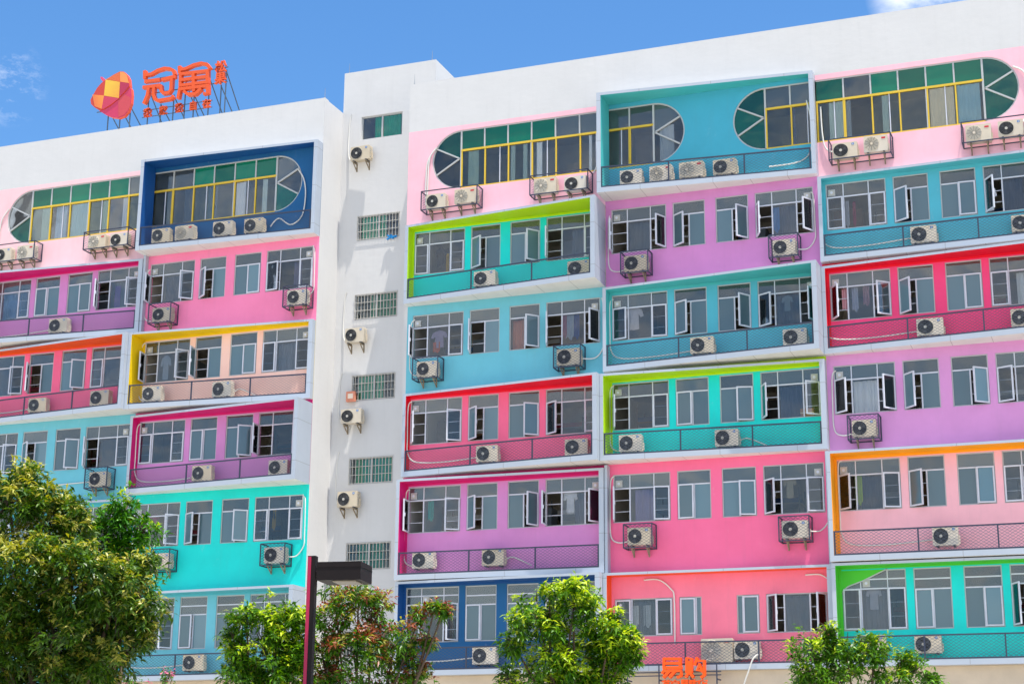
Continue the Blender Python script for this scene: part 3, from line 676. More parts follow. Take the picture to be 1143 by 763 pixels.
LIGHT={('c0F7',1),('c0F7',2),('c1F7',1),('c1F7',2),('c2F7',1),('c2F7',2),('cBF7',1),('cAF7',1),('cAF7',2)}
PAIRED={'c0F7','c2F7','cAF7'}; SINGLE={'c1F6','c0F5','c2F4','c1F3','cBF6','cAF4','cBF3'}
for k,L in ACS.items():
    f=int(k[3]); col={'0':0,'1':1,'2':2,'A':-2,'B':-1}[k[1]]; xc=CXX[col]
    for i,(x,z) in enumerate(L):
        pos={1:['white'],2:['left','right'],3:['left','middle','right'],4:['first','second','third','last']}[len(L)][i]
        src=AC_L if (k,i) in LIGHT else AC_D
        if k=='c1F2' and i==0: src=AC_B
        if k in PAIRED or k in SINGLE: y=-.25; br=True
        else:
            dl,dr,_=DEP[k]; d=dl+(dr-dl)*(x-(xc-3.6))/7.2; y=-max(.145,min(.45,d-.24)); br=False; 
            q0=box_z(f)[0]+.17; z=max(z,q0+.27+.04)
        look='red badged' if src is AC_L else ('large grey fanned' if src is AC_B else 'dark fanned')
        lab=f'{pos} {look} air conditioner {D_[k]}' if pos!='white' else f'{look} air conditioner {D_[k]}'
        # refrigerant hose from the corner of the bay
        pipe=None; zt=ZT+3*(f-1)
        if f in (3,4,5,6) or k in('c0F2','cBF2'):
            if f==2: zt=8.5
            if i==0:
                xs=xc-3.47; h=src is AC_D
                if abs(x-xs)<1.6: pipe=[(xc-3.36,.03,zt-.10),(xs,-.03,zt-.3),(xs-.02,-.03,z+.9),(xs,-.03,z+.1),(xs+.25,-.05,z-.12),(x-.36,y+.12,z-.1)]
                else: pipe=[(xc-3.36,.03,zt-.10),(xs,-.03,zt-.3),(xs,-.03,z+.8),(xs+.03,-.03,z+.25),(xs+.35,-.04,z-.05),(xs+1.4,-.05,z-.1),(x-.5,-.05,z-.02),(x-.34,y+.12,z-.05)]
            elif x-xc>1.8:
                xs=xc+3.45
                if k in SINGLE: pipe=[(xc+3.36,.03,zt-.10),(xs,-.03,zt-.3),(xs+.02,-.03,z+.7),(xs,-.03,z+.3),(xs-.25,-.05,z-.02),(x+.36,y+.05,z-.05)]
            else:
                pipe=[(x+.37,y+.08,z-.1),(x+.55,-.06,z+.02),(x+.9,-.05,z-.1),(x+1.25,-.04,z-.27)]
        r=ac(x,z,lab,src,y,bracket=br,pipe=pipe)
        if k in SINGLE: cage(x,z-.36,.93,.74,f'mesh cage round {pos if pos!="white" else "the"} air conditioner '+D_[k].replace('under windows of','of'))
    if k in PAIRED:
        for a,c,pos in ((0,1,'left'),(2,3,'right')):
            x0,x1=L[a][0],L[c][0]; cage((x0+x1)/2,L[a][1]-.33,x1-x0+.98,.68,f'{pos} long open steel cage {D_[k]}',mesh=False)
for x,z,nm in ((-6.18,24.7,'topmost'),(-6.15,17.77,'second from top'),(-6.18,14.83,'third from top'),(-6.21,11.86,'lowest')):
    ac(x,z,f'{nm} air conditioner on brackets on the white stair tower',AC_D,y=1.5-.3,group='air conditioners bracketed on the stair tower',bracket=True,
       pipe=[(x-.35,1.32,z-.2),(x-.55,1.42,z-.1),(x-.68,1.47,z+.3),(x-.66,1.47,z+1.4),(x-.6,1.47,z+1.75)])
for o in (AC_D,AC_L,AC_B):
    for ch in list(o.children): bpy.data.objects.remove(ch)
    bpy.data.objects.remove(o)
# hoses on the two ended ribbon windows belong to the top walls
def hose(wing,pts,off=0):
    b=MB(); out=[]; pts=[Vector(p) for p in pts]; P_=[pts[0]]+pts+[pts[-1]]
    for i in range(1,len(P_)-2):
        for k in range(6):
            t=k/6; p0,p1,p2,p3=P_[i-1],P_[i],P_[i+1],P_[i+2]
            out.append(.5*((2*p1)+(p2-p0)*t+(2*p0-5*p1+4*p2-p3)*t*t+(3*p1-p0-3*p2+p3)*t*t*t))
    out.append(pts[-1]); b.tube(out,.024,M_pipe,6); b.build('hose',wing,(off,0,0),smooth=True)
hose(RW,[(-2.65,-.02,24.0),(-2.95,-.04,23.5),(-3.0,-.04,22.6),(-2.98,-.04,21.9)]); hose(RW,[(-2.60,-.02,24.02),(-2.88,-.04,23.6),(-2.93,-.04,22.4),(-2.93,-.04,21.7)])
hose(RW,[(17.0,-.02,24.1),(17.35,-.04,23.8),(17.4,-.04,23.0),(17.2,-.05,22.2)]); hose(RW,[(10.95,-.03,23.6),(10.98,-.04,22.6),(11.1,-.05,22.1),(11.5,-.1,21.9)])
hose(RW,[(10.5,-.02,23.9),(10.62,-.03,23.2),(10.6,-.05,22.2),(10.2,-.05,21.8),(9.2,-.05,21.75)]); hose(RW,[(3.4,-.03,23.6),(3.45,-.05,22.9),(3.2,-.05,22.3)])
hose(LW,[(-20.75,-.02,23.9),(-21.05,-.04,23.4),(-21.1,-.04,22.4),(-21.0,-.05,21.9)],-LXB); hose(LW,[(-8.1,-.02,23.9),(-7.85,-.04,23.5),(-7.75,-.04,22.9),(-7.85,-.05,22.1),(-8.3,-.05,21.8),(-8.8,-.05,22.1),(-9.1,-.1,21.8)],-LXB)
hose(RW,[(4.8,-.02,8.52),(5.3,-.04,8.5),(5.68,-.04,8.2),(5.78,-.04,7.9),(5.78,-.04,6.5)]); hose(RW,[(9.9,-.02,8.48),(10.35,-.05,8.47),(10.62,-.05,8.3)])
hose(RW,[(8.48,-.5,6.1),(8.32,-.52,5.95),(8.18,-.52,5.6),(8.02,-.5,5.2),(7.9,-.45,4.8)])

# ------------------------------------------------------------------ washing and small things behind the glass
def cloth(name,label,cat,x,z,w,h,col,kind='shirt',y=.17):
    m=mat('cloth_'+col.strip('#'),col,.9,var=.1,scale=6); b=MB()
    if kind=='shirt':
        out=[(-.12*w,0),(.12*w,0),(.5*w,-.12*h),(.62*w,-.42*h),(.42*w,-.46*h),(.30*w,-.30*h),(.33*w,-h),(0,-h*1.03),(-.33*w,-h),(-.30*w,-.30*h),(-.42*w,-.46*h),(-.62*w,-.42*h),(-.5*w,-.12*h)]
        b.prism(out,-.012,.012,m)
        b.tube([(-.12*w,0,.0),(0,0,.07),(.12*w,0,.0)],.006,M_bar,4)
    elif kind=='box': b.box(-w/2,w/2,-.12,.12,-h,0,m); b.box(-w/2,w/2,-.121,-.12,-h*.55,-h*.45,M_cc)
    else:
        n=6
        for i in range(n):
            a=-w/2+w*i/n; c=-w/2+w*(i+1)/n; ya=.03*math.sin(i*2.0); yc=.03*math.sin((i+1)*2.0); z1=-h*(1-.08*math.sin(i*1.3)); z2=-h*(1-.08*math.sin((i+1)*1.3))
            b.face([(a,ya,z1),(c,yc,z2),(c,yc,0),(a,ya,0)],m)
    o=b.build(name,None,(x,y,z)); tag(o,label,cat,'washing hanging behind the windows' if kind!='box' else None); return o
CL=[(-2.46,20.35,.35,.7,'#2E3138','shirt','dark shirt hung in left window of the lime framed bay'),
(-2.2,20.1,.12,.7,'#D8B21C','towel','yellow cloth hung in left window of the lime framed bay'),
(-2.45,17.35,.5,.6,'#B9A8C9','shirt','floral pale top hung in window of flat blue bay by tower'),
(-2.55,16.95,.26,.36,'#E36A35','towel','orange cloth hung low in window of flat blue bay by tower'),
(2.28,17.5,.28,.85,'#D9DDEB','towel','pale striped towel in right window of flat blue bay'),(2.52,17.45,.2,.8,'#3458B0','towel','blue towel in right window of flat blue bay'),(2.1,17.45,.15,.75,'#D77C98','towel','pink towel in right window of flat blue bay'),
(-2.63,11.5,.22,.7,'#2FB5A5','towel','teal cloth in left window of magenta framed bay'),(2.3,11.55,.4,.75,'#E8E8EE','shirt','white shirt in right window of magenta framed bay'),
(9.32,20.4,.25,.8,'#2B7CC0','towel','bright blue cloth in right window of flat purple bay'),(4.5,17.5,.55,.75,'#D5D2DA','shirt','pale shirt in left window of middle teal box bay'),
(9.6,17.4,.3,.5,'#9FB3BE','shirt','grey shirt in right window of middle teal box bay'),(9.48,11.6,.34,.7,'#D6C2A2','shirt','beige top in right window of flat hot pink bay'),
(4.42,7.75,.3,.62,'#E4E6E8','towel','white towel nearer the edge in salmon bay window'),(4.84,7.75,.24,.66,'#DCDFE3','towel','narrower white towel beside the casement in salmon bay'),
(11.62,20.35,.14,.85,'#D9D9E4','towel','white cloth in left window of right edge teal bay'),(11.85,20.3,.10,.8,'#C73A64','towel','dark pink cloth in left window of right edge teal bay'),
(11.45,17.45,.22,.7,'#D9A0A8','towel','pale pink towel in window of right edge red bay'),(11.75,17.45,.2,.75,'#C8C8DA','towel','lilac white towel in window of right edge red bay'),(12.1,17.5,.2,.65,'#C79AA0','towel','dusty pink cloth in window of right edge red bay'),
(11.6,11.5,.22,.9,'#B8D332','towel','lime yellow cloth in window of orange framed pale pink bay'),
(-13.35,11.6,.32,.5,'#D9527E','shirt','pink top in left window of turquoise bay left of tower'),(-13.6,11.6,.2,.55,'#B23A6B','towel','dark pink towel in left window of turquoise bay left of tower'),
(-8.75,11.5,.4,.8,'#1E2030','shirt','black top in right window of turquoise bay left of tower'),(-8.55,11.55,.16,.75,'#E0B024','towel','yellow cloth in right window of turquoise bay left of tower'),(-8.8,11.2,.14,.5,'#C43A3A','towel','red cloth in right window of turquoise bay left of tower'),
(-15.6,20.3,.26,.95,'#8A62B8','towel','purple cloth in right window of left edge purple bay'),(-13.3,17.4,.36,.9,'#D4D6DC','shirt','white shirt in left window of yellow framed bay'),
(-20.3,20.2,.4,.7,'#33507E','shirt','blue shirt in left window of left edge purple bay'),(16.0,20.3,.4,.8,'#D5D8E2','shirt','white shirt in right window of right edge teal bay'),
(11.9,8.1,.38,.7,'#B9BCC8','shirt','pale shirt in left window of green framed bay')]
for x,z,w,h,c,k,l in CL: cloth('hanging_'+('shirt' if k=='shirt' else 'cloth'),l,'shirt' if k=='shirt' else 'cloth',x,z,w,h,c,k,y=.17)
cloth('cardboard_box','brown cardboard box on the sill of lime framed turquoise bay window','box',10.1,13.68,.42,.27,'#B98A63','box',y=.28)
# blue cloth knotted on tower grille, parcel on the sill below
b=MB(); mb_=mat('blue_cloth','#1E86C8',.8); rr=random.Random(3)
for i in range(9):
    a=rr.uniform(0,2*PI); l=rr.uniform(.12,.26); b.bar((0,0,0),(l*math.cos(a),-.03,l*.45*math.sin(a)),.07,.05,mb_)
o=b.build('knotted_cloth',None,(-4.98,1.42,21.42)); tag(o,'bright blue cloth knotted on the stair tower window grille','cloth')
b=MB(); mp_=mat('parcel_red','#D98C72',.8,var=.2,scale=8); b.box(-.17,.17,-.12,.0,0,.36,mp_); b.box(-.1,.1,-.124,-.12,.1,.28,mat('parcel_label','#EBD9C6',.8)); o=b.build('parcel',None,(-6.35,1.44,15.42)); tag(o,'small pinkish parcel wedged on stair tower window grille','parcel')

# ------------------------------------------------------------------ rooftop sign
SG=thing('rooftop_sign','large orange cut out character sign standing on the left block roof','sign',(-13.7,.4,26.56))
def seg(b,pts,w,y0,y1,m):
    pts=[Vector((p[0],0,p[1])) for p in pts]; n=len(pts); L=[];Rr=[]
    for i in range(n):
        d=(pts[min(i+1,n-1)]-pts[max(i-1,0)]).normalized(); nn=Vector((-d.z,0,d.x))
        e=d*(w*.35) if i==n-1 else (-d*(w*.35) if i==0 else Vector())
        L.append(pts[i]+e+nn*w/2); Rr.append(pts[i]+e-nn*w/2)
    out=[(p.x,p.z) for p in L]+[(p.x,p.z) for p in reversed(Rr)]
    b.prism(out,y0,y1,m)
G1=[[(-15.22,28.99),(-15.2,28.73)],[(-15.21,28.83),(-14.91,28.84),(-14.63,28.95),(-14.33,28.99),(-14.08,28.93),(-13.92,28.83),(-13.87,28.69)],[(-15.15,28.57),(-14.55,28.55)],[(-15.21,28.33),(-14.52,28.31)],[(-14.98,28.32),(-15.02,27.97),(-15.14,27.68)],[(-14.74,28.31),(-14.76,27.97),(-14.66,27.75),(-14.49,27.67),(-13.95,27.68),(-13.87,27.74)],[(-14.38,28.53),(-13.85,28.57)],[(-14.57,28.26),(-14.44,28.28),(-14.41,28.06),(-14.3,27.94),(-14.05,27.94),(-13.97,28.05),(-13.97,28.55)]]
G2=[[(-13.66,28.94),(-13.64,28.73)],[(-13.65,28.82),(-13.36,28.83),(-13.03,28.93),(-12.7,28.95),(-12.45,28.87),(-12.32,28.7)],[(-13.59,28.64),(-13.57,28.15)],[(-13.59,28.64),(-12.39,28.59)],[(-13.58,28.39),(-12.38,28.36)],[(-13.57,28.16),(-12.36,28.13)],[(-12.4,28.59),(-12.37,28.1)],[(-13.03,28.63),(-12.95,27.86)],[(-13.57,28.03),(-13.62,27.67)],[(-13.59,28.01),(-12.34,27.97)],[(-12.35,27.97),(-12.33,27.66),(-12.47,27.67)],[(-13.36,27.87),(-13.2,27.74),(-12.87,27.71),(-12.66,27.87)]]
for G in (G1,G2):
    b=MB()
    for i,s in enumerate(G): seg(b,[(x+13.7,z-26.56) for x,z in s],.125,-.10-.0015*i,.06+.0015*i,M_orange)
    b.build('character',SG)
def text_mesh(ch,size,ext,off,m,name='character'):
    cu=bpy.data.curves.new('t','FONT'); cu.body=ch; cu.size=size; cu.extrude=ext; cu.offset=off; cu.align_x='CENTER'; cu.align_y='CENTER'
    o=bpy.data.objects.new('t',cu); COL.objects.link(o); bpy.context.view_layer.update()
    dg=bpy.context.evaluated_depsgraph_get(); me=bpy.data.meshes.new_from_object(o.evaluated_get(dg)); me.name=name
    bpy.data.objects.remove(o); me.materials.clear(); me.materials.append(m)
    me.transform(Matrix.Rotation(R(90),4,'X'))
    xs=[v.co.x for v in me.vertices]; zs=[v.co.z for v in me.vertices]
    if xs: me.transform(Matrix.Translation((-(min(xs)+max(xs))/2,0,-(min(zs)+max(zs))/2)))
    return me
for ch,x,z,s in (('松',-11.86,28.71,.50),('果',-11.85,28.22,.50),('我',-15.0,27.28,.36),('家',-14.3,27.28,.36),('我',-13.6,27.28,.36),('自',-12.98,27.28,.36),('在',-12.4,27.28,.36)):
    me=text_mesh(ch,s,.05,.011,M_orange); put('character',me,SG,(x+13.7,0,z-26.56))
b=MB()
for z in (27.42,27.14,): b.bar((-1.6,.09,z-26.56),(1.5,.09,z-26.56),.025,.025,M_post)
for x,zt in ((-15.06,28.3),(-14.49,27.6),(-13.93,27.9),(-13.43,28.4),(-13.03,27.8),(-12.38,28.4),(-11.86,28.0),(-11.66,28.6)):
    b.bar((x+13.7,.1,-.3),(x+13.7,.1,zt-26.56),.035,.035,M_post); b.bar((x+13.7,.12,(zt-26.56)*.95),(x+13.95,1.6,-.3),.03,.03,M_post)
for z in (28.1,28.7): b.bar((-1.5,.1,z-26.56),(2.1,.1,z-26.56),.03,.03,M_post)
b.build('support_frame',SG)
# faceted pine cone emblem
EM=thing('emblem_sign','faceted orange and crimson pine cone emblem on struts beside rooftop characters','sign',(-16.6,.4,26.56))
def poly(pts,y0,y1,m,name='facet',side=None):
    b=MB(); b.prism([(x+16.6,z-26.56) for x,z in pts],y0,y1,m,side); return b
side_m=mat('emblem_edge','#EE5A3A',.45)
U=[(-17.59,28.13),(-17.53,28.25),(-17.32,28.6),(-17.14,28.78),(-16.93,28.89),(-16.6,29.05),(-16.32,29.14),(-16.15,29.11),(-15.99,28.96),(-15.88,28.77),(-15.82,28.45),(-16.01,28.25),(-16.32,27.99),(-16.64,27.77),(-16.92,27.65),(-17.14,27.63),(-17.37,27.78),(-17.54,27.94)]
Lw=[(-17.14,27.61),(-16.92,27.63),(-16.64,27.74),(-16.32,27.96),(-16.01,28.22),(-15.82,28.42),(-15.75,28.32),(-15.71,28.08),(-15.71,27.72),(-15.82,27.41),(-15.97,27.24),(-16.21,27.18),(-16.55,27.26),(-16.83,27.4)]
poly(U,-.13,.05,mat('emblem_rose','#C64438',.45),side=side_m).build('emblem_body',EM); poly(Lw,-.11,.05,mat('emblem_crimson','#C83A5E',.45),side=side_m).build('emblem_body',EM)
def grad(name,c1,c2,ax=(1,0,0),s=1.0,o=0.5):
    m=bpy.data.materials.new(name); m.use_nodes=True; nt=m.node_tree; N=nt.nodes; L=nt.links; tc=N.new('ShaderNodeTexCoord'); d=N.new('ShaderNodeVectorMath'); d.operation='DOT_PRODUCT'; d.inputs[1].default_value=ax
    L.new(tc.outputs['Object'],d.inputs[0]); mr=N.new('ShaderNodeMath'); mr.operation='MULTIPLY_ADD'; mr.inputs[1].default_value=s; mr.inputs[2].default_value=o; mr.use_clamp=True; L.new(d.outputs['Value'],mr.inputs[0])
    cr=N.new('ShaderNodeValToRGB'); cr.color_ramp.elements[0].color=rgb(c1); cr.color_ramp.elements[1].color=rgb(c2); L.new(mr.outputs[0],cr.inputs[0]); L.new(cr.outputs[0],N['Principled BSDF'].inputs['Base Color']); N['Principled BSDF'].inputs['Roughness'].default_value=.45; return m
FAC=[([(-16.95,28.89),(-16.28,28.69),(-16.27,28.01),(-16.97,28.22)],grad('facet_gold','#E07834','#E6B83C',(-.6,0,.5),.9,.0)),
([(-17.51,28.34),(-16.97,28.22),(-17.03,27.67),(-17.37,27.83)],grad('facet_amber','#D9503C','#F0A03C',(.8,0,.3),1.2,.6)),
([(-16.93,28.90),(-16.6,29.03),(-16.32,29.12),(-16.28,28.70)],mat('facet_orange','#D96A3C',.45)),
([(-16.31,29.12),(-16.15,29.09),(-15.99,28.94),(-15.86,28.58),(-16.27,28.70)],mat('facet_light_orange','#EE9450',.45)),
([(-16.97,28.21),(-16.27,28.0),(-16.64,27.79),(-16.92,27.67),(-17.03,27.67)],mat('facet_crimson','#C63E58',.45)),
([(-16.27,28.69),(-15.86,28.57),(-15.84,28.46),(-16.02,28.27),(-16.26,28.04)],mat('facet_dark_rose','#B23250',.45)),]
b=MB()
for i,(pts,m) in enumerate(FAC): b.prism([(x+16.6,z-26.56) for x,z in pts],-.139,-.131,m)
b.prism([(x+16.6,z-26.56) for x,z in [(-16.31,27.93),(-16.05,28.15),(-15.74,27.95),(-15.74,27.6),(-15.85,27.42),(-16.0,27.28),(-16.24,27.22)]],-.118,-.111,mat('facet_rose2','#C94A52',.45)); b.build('facets',EM)
b=MB(); b.prism([(x+16.6,z-26.56) for x,z in [(-17.23,29.06),(-17.16,29.06),(-16.98,28.9),(-17.0,28.81),(-17.09,28.83),(-17.22,28.99)]],-.1,.02,mat('emblem_stalk','#D8506E',.45)); b.build('stalk',EM)
b=MB()
for x in (-16.85,-16.3,-15.85): b.bar((x+16.6,.08,-.3),(x+16.6,.08,1.2),.035,.035,M_post); b.bar((x+16.6,.1,1.1),(x+16.85,1.6,-.3),.03,.03,M_post)
b.bar((-.8,.09,1.1),(.8,.09,1.1),.03,.03,M_post); b.build('support_frame',EM)

# shop sign at street level
SS=thing('shop_sign','orange rounded character sign above shop at bottom of salmon bay','sign',(6.45,-.85,5.3))
for G in ([[(5.66, 5.99), (6.18, 5.98)], [(5.67, 5.99), (5.66, 5.72)], [(6.17, 5.98), (6.17, 5.71)], [(5.66, 5.86), (6.17, 5.85)], [(5.65, 5.73), (6.2, 5.72)], [(5.71, 5.71), (5.62, 5.57)], [(5.68, 5.63), (6.2, 5.63), (6.19, 5.47), (6.09, 5.44)], [(5.85, 5.63), (5.66, 5.45)], [(6.01, 5.62), (5.85, 5.45)]],
 [[(6.38, 5.98), (6.37, 5.59)], [(6.38, 5.99), (6.53, 5.98), (6.52, 5.59)], [(6.45, 5.89), (6.45, 5.63)], [(6.44, 5.59), (6.35, 5.45)], [(6.46, 5.58), (6.56, 5.44)], [(6.7, 5.99), (6.63, 5.8)], [(6.67, 5.91), (6.92, 5.91), (6.91, 5.48), (6.83, 5.43)], [(6.78, 5.81), (6.7, 5.63), (6.85, 5.62)], [(6.8, 5.74), (6.86, 5.6)]]):
    b=MB()
    for i,s in enumerate(G): seg(b,[(x-6.45,z-5.3) for x,z in s],.082,-.08-.0015*i,.05+.0015*i,M_orange_s)
    b.build('character',SS)
for ch,x in (('苏',5.73),('宁',6.0),('易',6.28),('购',6.56),('店',6.84)): put('character',text_mesh(ch,.30,.04,.012,M_orange_s),SS,(x-6.45,0,-.08))
b=MB()
for z in (.18,.28,.5,-.25): b.box(-2.2,.95,.07,.10,z,z+.03,M_rail)
for x in (-2,-1,0,.8): b.box(x,x+.04,.10,.50,.05,.09,M_rail); b.box(x,x+.04,.06,.07,-.3,.5,M_rail)
b.build('sign_rail',SS)

# lightning rods
for x,y,z,l in ((-7.2,.1,26.59,'thin metal rod on the corner of left block parapet'),(-3.6,1.6,28.17,'thin metal rod on right corner of stair tower roof'),(-7.0,1.6,28.17,'thin metal rod on left corner of stair tower roof'),(-3.6,.1,26.6,'thin metal rod on corner of right block parapet')):
    b=MB(); b.tube([(0,0,-.02),(0,0,.42)],[.012,.006],M_bar,5); b.tube([(0,0,-.02),(0,0,.05)],.03,M_bar,6); o=b.build('lightning_rod',None,(x,y,z)); tag(o,l,'rod','lightning rods')

# ------------------------------------------------------------------ street lamp
LP=thing('street_lamp','black street lamp with flat box head and dark red stripe down its pole','street lamp',(11.27,-34.62,0))
LP.rotation_euler=(0,0,R(9.5))
b=MB(); b.box(-.045,.045,-.045,.045,.02,4.28,M_black); b.box(-.09,.09,-.09,.09,0,.04,M_black); b.build('pole',LP)
b=MB(); b.box(-.042,-.004,-.050,-.0455,.05,4.27,M_dred); b.build('stripe',LP)
b=MB(); b.box(.045,.13,-.02,.02,4.06,4.10,M_black); b.box(.10,.13,-.04,.04,4.03,4.13,M_black); b.build('arm',LP)
b=MB(); b.box(.13,.63,-.25,.20,3.98,4.18,M_black); b.box(.125,.635,-.255,.205,4.12,4.126,M_black); b.build('lamp_head',LP)
b=MB(); b.box(.30,.56,-.20,.10,3.966,3.978,mat('lamp_lens','#A89C88',.4)); b.build('lens',LP)

# ------------------------------------------------------------------ trees
def leafmat(name,c1,c2,c3,tr=.28):
    m=bpy.data.materials.new(name); m.use_nodes=True; nt=m.node_tree; N=nt.nodes; L=nt.links; b=N['Principled BSDF']; out=N['Material Output']
    g=N.new('ShaderNodeNewGeometry'); cr=N.new('ShaderNodeValToRGB'); e=cr.color_ramp.elements; e[0].color=rgb(c1); e[1].color=rgb(c3); k=e.new(.5); k.color=rgb(c2)
    L.new(g.outputs['Random Per Island'],cr.inputs[0]); L.new(cr.outputs[0],b.inputs['Base Color']); b.inputs['Roughness'].default_value=.42; b.inputs['Specular IOR Level'].default_value=.45
    t=N.new('ShaderNodeBsdfTranslucent'); mx=N.new('ShaderNodeMixShader'); mx.inputs[0].default_value=tr; hs=N.new('ShaderNodeHueSaturation'); hs.inputs['Saturation'].default_value=1.15; hs.inputs['Value'].default_value=1.5; hs.inputs['Hue'].default_value=.485
    L.new(cr.outputs[0],hs.inputs['Color']); L.new(hs.outputs[0],t.inputs[0]); L.new(b.outputs[0],mx.inputs[1]); L.new(t.outputs[0],mx.inputs[2]); L.new(mx.outputs[0],out.inputs['Surface']); return m
LM=dict(mango=leafmat('leaf_mango','#24460E','#3E6414','#608020'),mangoy=leafmat('leaf_mango_young','#7A8828','#A3A43E','#C6C26A'),
 green=leafmat('leaf_green','#24500A','#42740E','#689A18'),greeny=leafmat('leaf_green_young','#78A412','#A8C41E','#CEDA44'),
 bright=leafmat('leaf_bright','#1E5008','#34760C','#589A12'),reddish=leafmat('leaf_red_young','#6A3424','#8E4C38','#A87048'),pinkb=leafmat('blossom_pink','#D0507C','#E07C9C','#E8A0B4'))
M_bark=mat('bark','#5A4A3C',.9,var=.3,bump=.4,scale=6)
def leaves_mesh(name,centers,normals,young,mats,nl,ln,wd,rng,spread=.55,pyoung=.7):
    """centers (N,3) of rosettes; each rosette nl leaves"""
    N=len(centers); c=np.repeat(centers,nl,0); nrm=np.repeat(normals,nl,0); yg=np.repeat(young,nl,0); T=len(c)
    ang=rng.uniform(0,2*np.pi,T); el=rng.uniform(-.75,.85,T)
    d=np.stack([np.cos(ang)*np.cos(el),np.sin(ang)*np.cos(el),np.sin(el)],1)+nrm*.75; d[:,2]-=.25; d/=np.linalg.norm(d,axis=1,keepdims=True)
    base=c+rng.normal(0,.045,(T,3))
    up=np.array([0,0,1.0])+rng.normal(0,.4,(T,3)); s=np.cross(d,up); s/=np.linalg.norm(s,axis=1,keepdims=True)+1e-9; u=np.cross(s,d)
    l=(ln*rng.uniform(.6,1.25,T))[:,None]; w=(wd*rng.uniform(.7,1.2,T))[:,None]
    v0=base; v1=base+d*l*.45+s*w*.5+u*w*.16; v2=base+d*l-np.array([0,0,1])*l*.22; v3=base+d*l*.45-s*w*.5+u*w*.16; vm=base+d*l*.5-u*w*.05
    V=np.stack([v0,v1,v2,v3,vm],1).reshape(-1,3)
    i=np.arange(T)*5
    F=np.stack([i,i+1,i+4, i+1,i+2,i+4, i,i+4,i+3, i+4,i+2,i+3],1).reshape(-1,3)
    me=bpy.data.meshes.new(name); me.vertices.add(len(V)); me.vertices.foreach_set('co',V.ravel().astype(np.float32))
    nf=len(F); me.loops.add(nf*3); me.loops.foreach_set('vertex_index',F.ravel().astype(np.int32)); me.polygons.add(nf)
    me.polygons.foreach_set('loop_start',np.arange(0,nf*3,3,dtype=np.int32)); 
    try: me.polygons.foreach_set('loop_total',np.full(nf,3,dtype=np.int32))
    except Exception: pass
    for m in mats: me.materials.append(m)
    me.polygons.foreach_set('material_index',np.repeat(yg,4).astype(np.int32)); me.update(); me.validate(); return me
def tree(name,label,cat,base,lobes,dens,mats,py,nl,ln,wd,seed,trunk=.16,group='trees in front of the blocks'):
    rng=np.random.default_rng(seed); root=thing(name,label,cat,base,group); bx=Vector(base)
    C=[];Nn=[];Y=[]
    LB=[(np.array(l[:3])-np.array(base),l[3]) for l in lobes]
    for (c,r) in LB:
        # secondary lumps on each lobe give the crown its broken outline
        n=int(dens*r*r)
        subs=[(c+v/np.linalg.norm(v)*r*rng.uniform(.55,.95)*np.array([1,1,.85]),r*rng.uniform(.28,.45)) for v in rng.normal(0,1,(max(7,int(16*r)),3))]
        subs+=[(c+v/np.linalg.norm(v)*r*rng.uniform(1.05,1.35)*np.array([1,1,.9]),r*rng.uniform(.12,.2)) for v in rng.normal(0,1,(5,3))]
        subs.append((c,r*.7))
        per=max(4,n//len(subs))
        for sc,sr in subs:
            k=int(.8*per*(sr/(r*.38))**2) if sr<r*.6 else per*2
            v=rng.normal(0,1,(k,3)); v[:,2]=np.abs(v[:,2])*rng.choice([1,1,-1],k); v/=np.linalg.norm(v,axis=1,keepdims=True)
            rad=sr*rng.uniform(.45,1.12,k)[:,None]
            C.append(sc+v*rad); Nn.append(v*.7+np.array([0,0,.25])); 
            lump=rng.uniform(0,1)<py*1.2
            # shoots at the sunny ends of twigs are the young ones
            Y.append(((v[:,2]>-.05)&(rng.uniform(0,1,k)<(.85 if lump else .22*py/.5))&(rad[:,0]>sr*.72)).astype(int)*(rng.integers(1,len(mats),k) if len(mats)>2 else 1))
    C=np.concatenate(C);Nn=np.concatenate(Nn);Y=np.concatenate(Y)
    keep=np.ones(len(C),bool)
    me=leaves_mesh('crown',C[keep],Nn[keep],Y[keep],mats,nl,ln,wd,rng)
    put('crown',me,root)
    b=MB(); top=sum((Vector(tuple(c)) for c,r in LB),Vector())/len(LB); fork=Vector((top.x*.4,top.y*.4,top.z*.5))
    b.tube([(0,0,0),(fork.x*.3,fork.y*.3,fork.z*.5),tuple(fork)],[trunk,trunk*.8,trunk*.65],M_bark,8)
    rr=random.Random(seed)
    for c,r in LB:
        c=Vector(tuple(c)); mid=fork.lerp(c,.5)+Vector((rr.uniform(-.2,.2),rr.uniform(-.2,.2),-.15)); b.tube([tuple(fork),tuple(mid),tuple(c)],[trunk*.45,trunk*.3,trunk*.14],M_bark,6)
        for q in range(6):
            e=c+Vector((rr.gauss(0,1),rr.gauss(0,1),rr.gauss(0,.8))).normalized()*r*.95; b.tube([tuple(c),tuple(c.lerp(e,.5)+Vector((0,0,.05))),tuple(e)],[trunk*.14,trunk*.09,.008],M_bark,5)
    b.build('trunk',root,smooth=True)
    return root
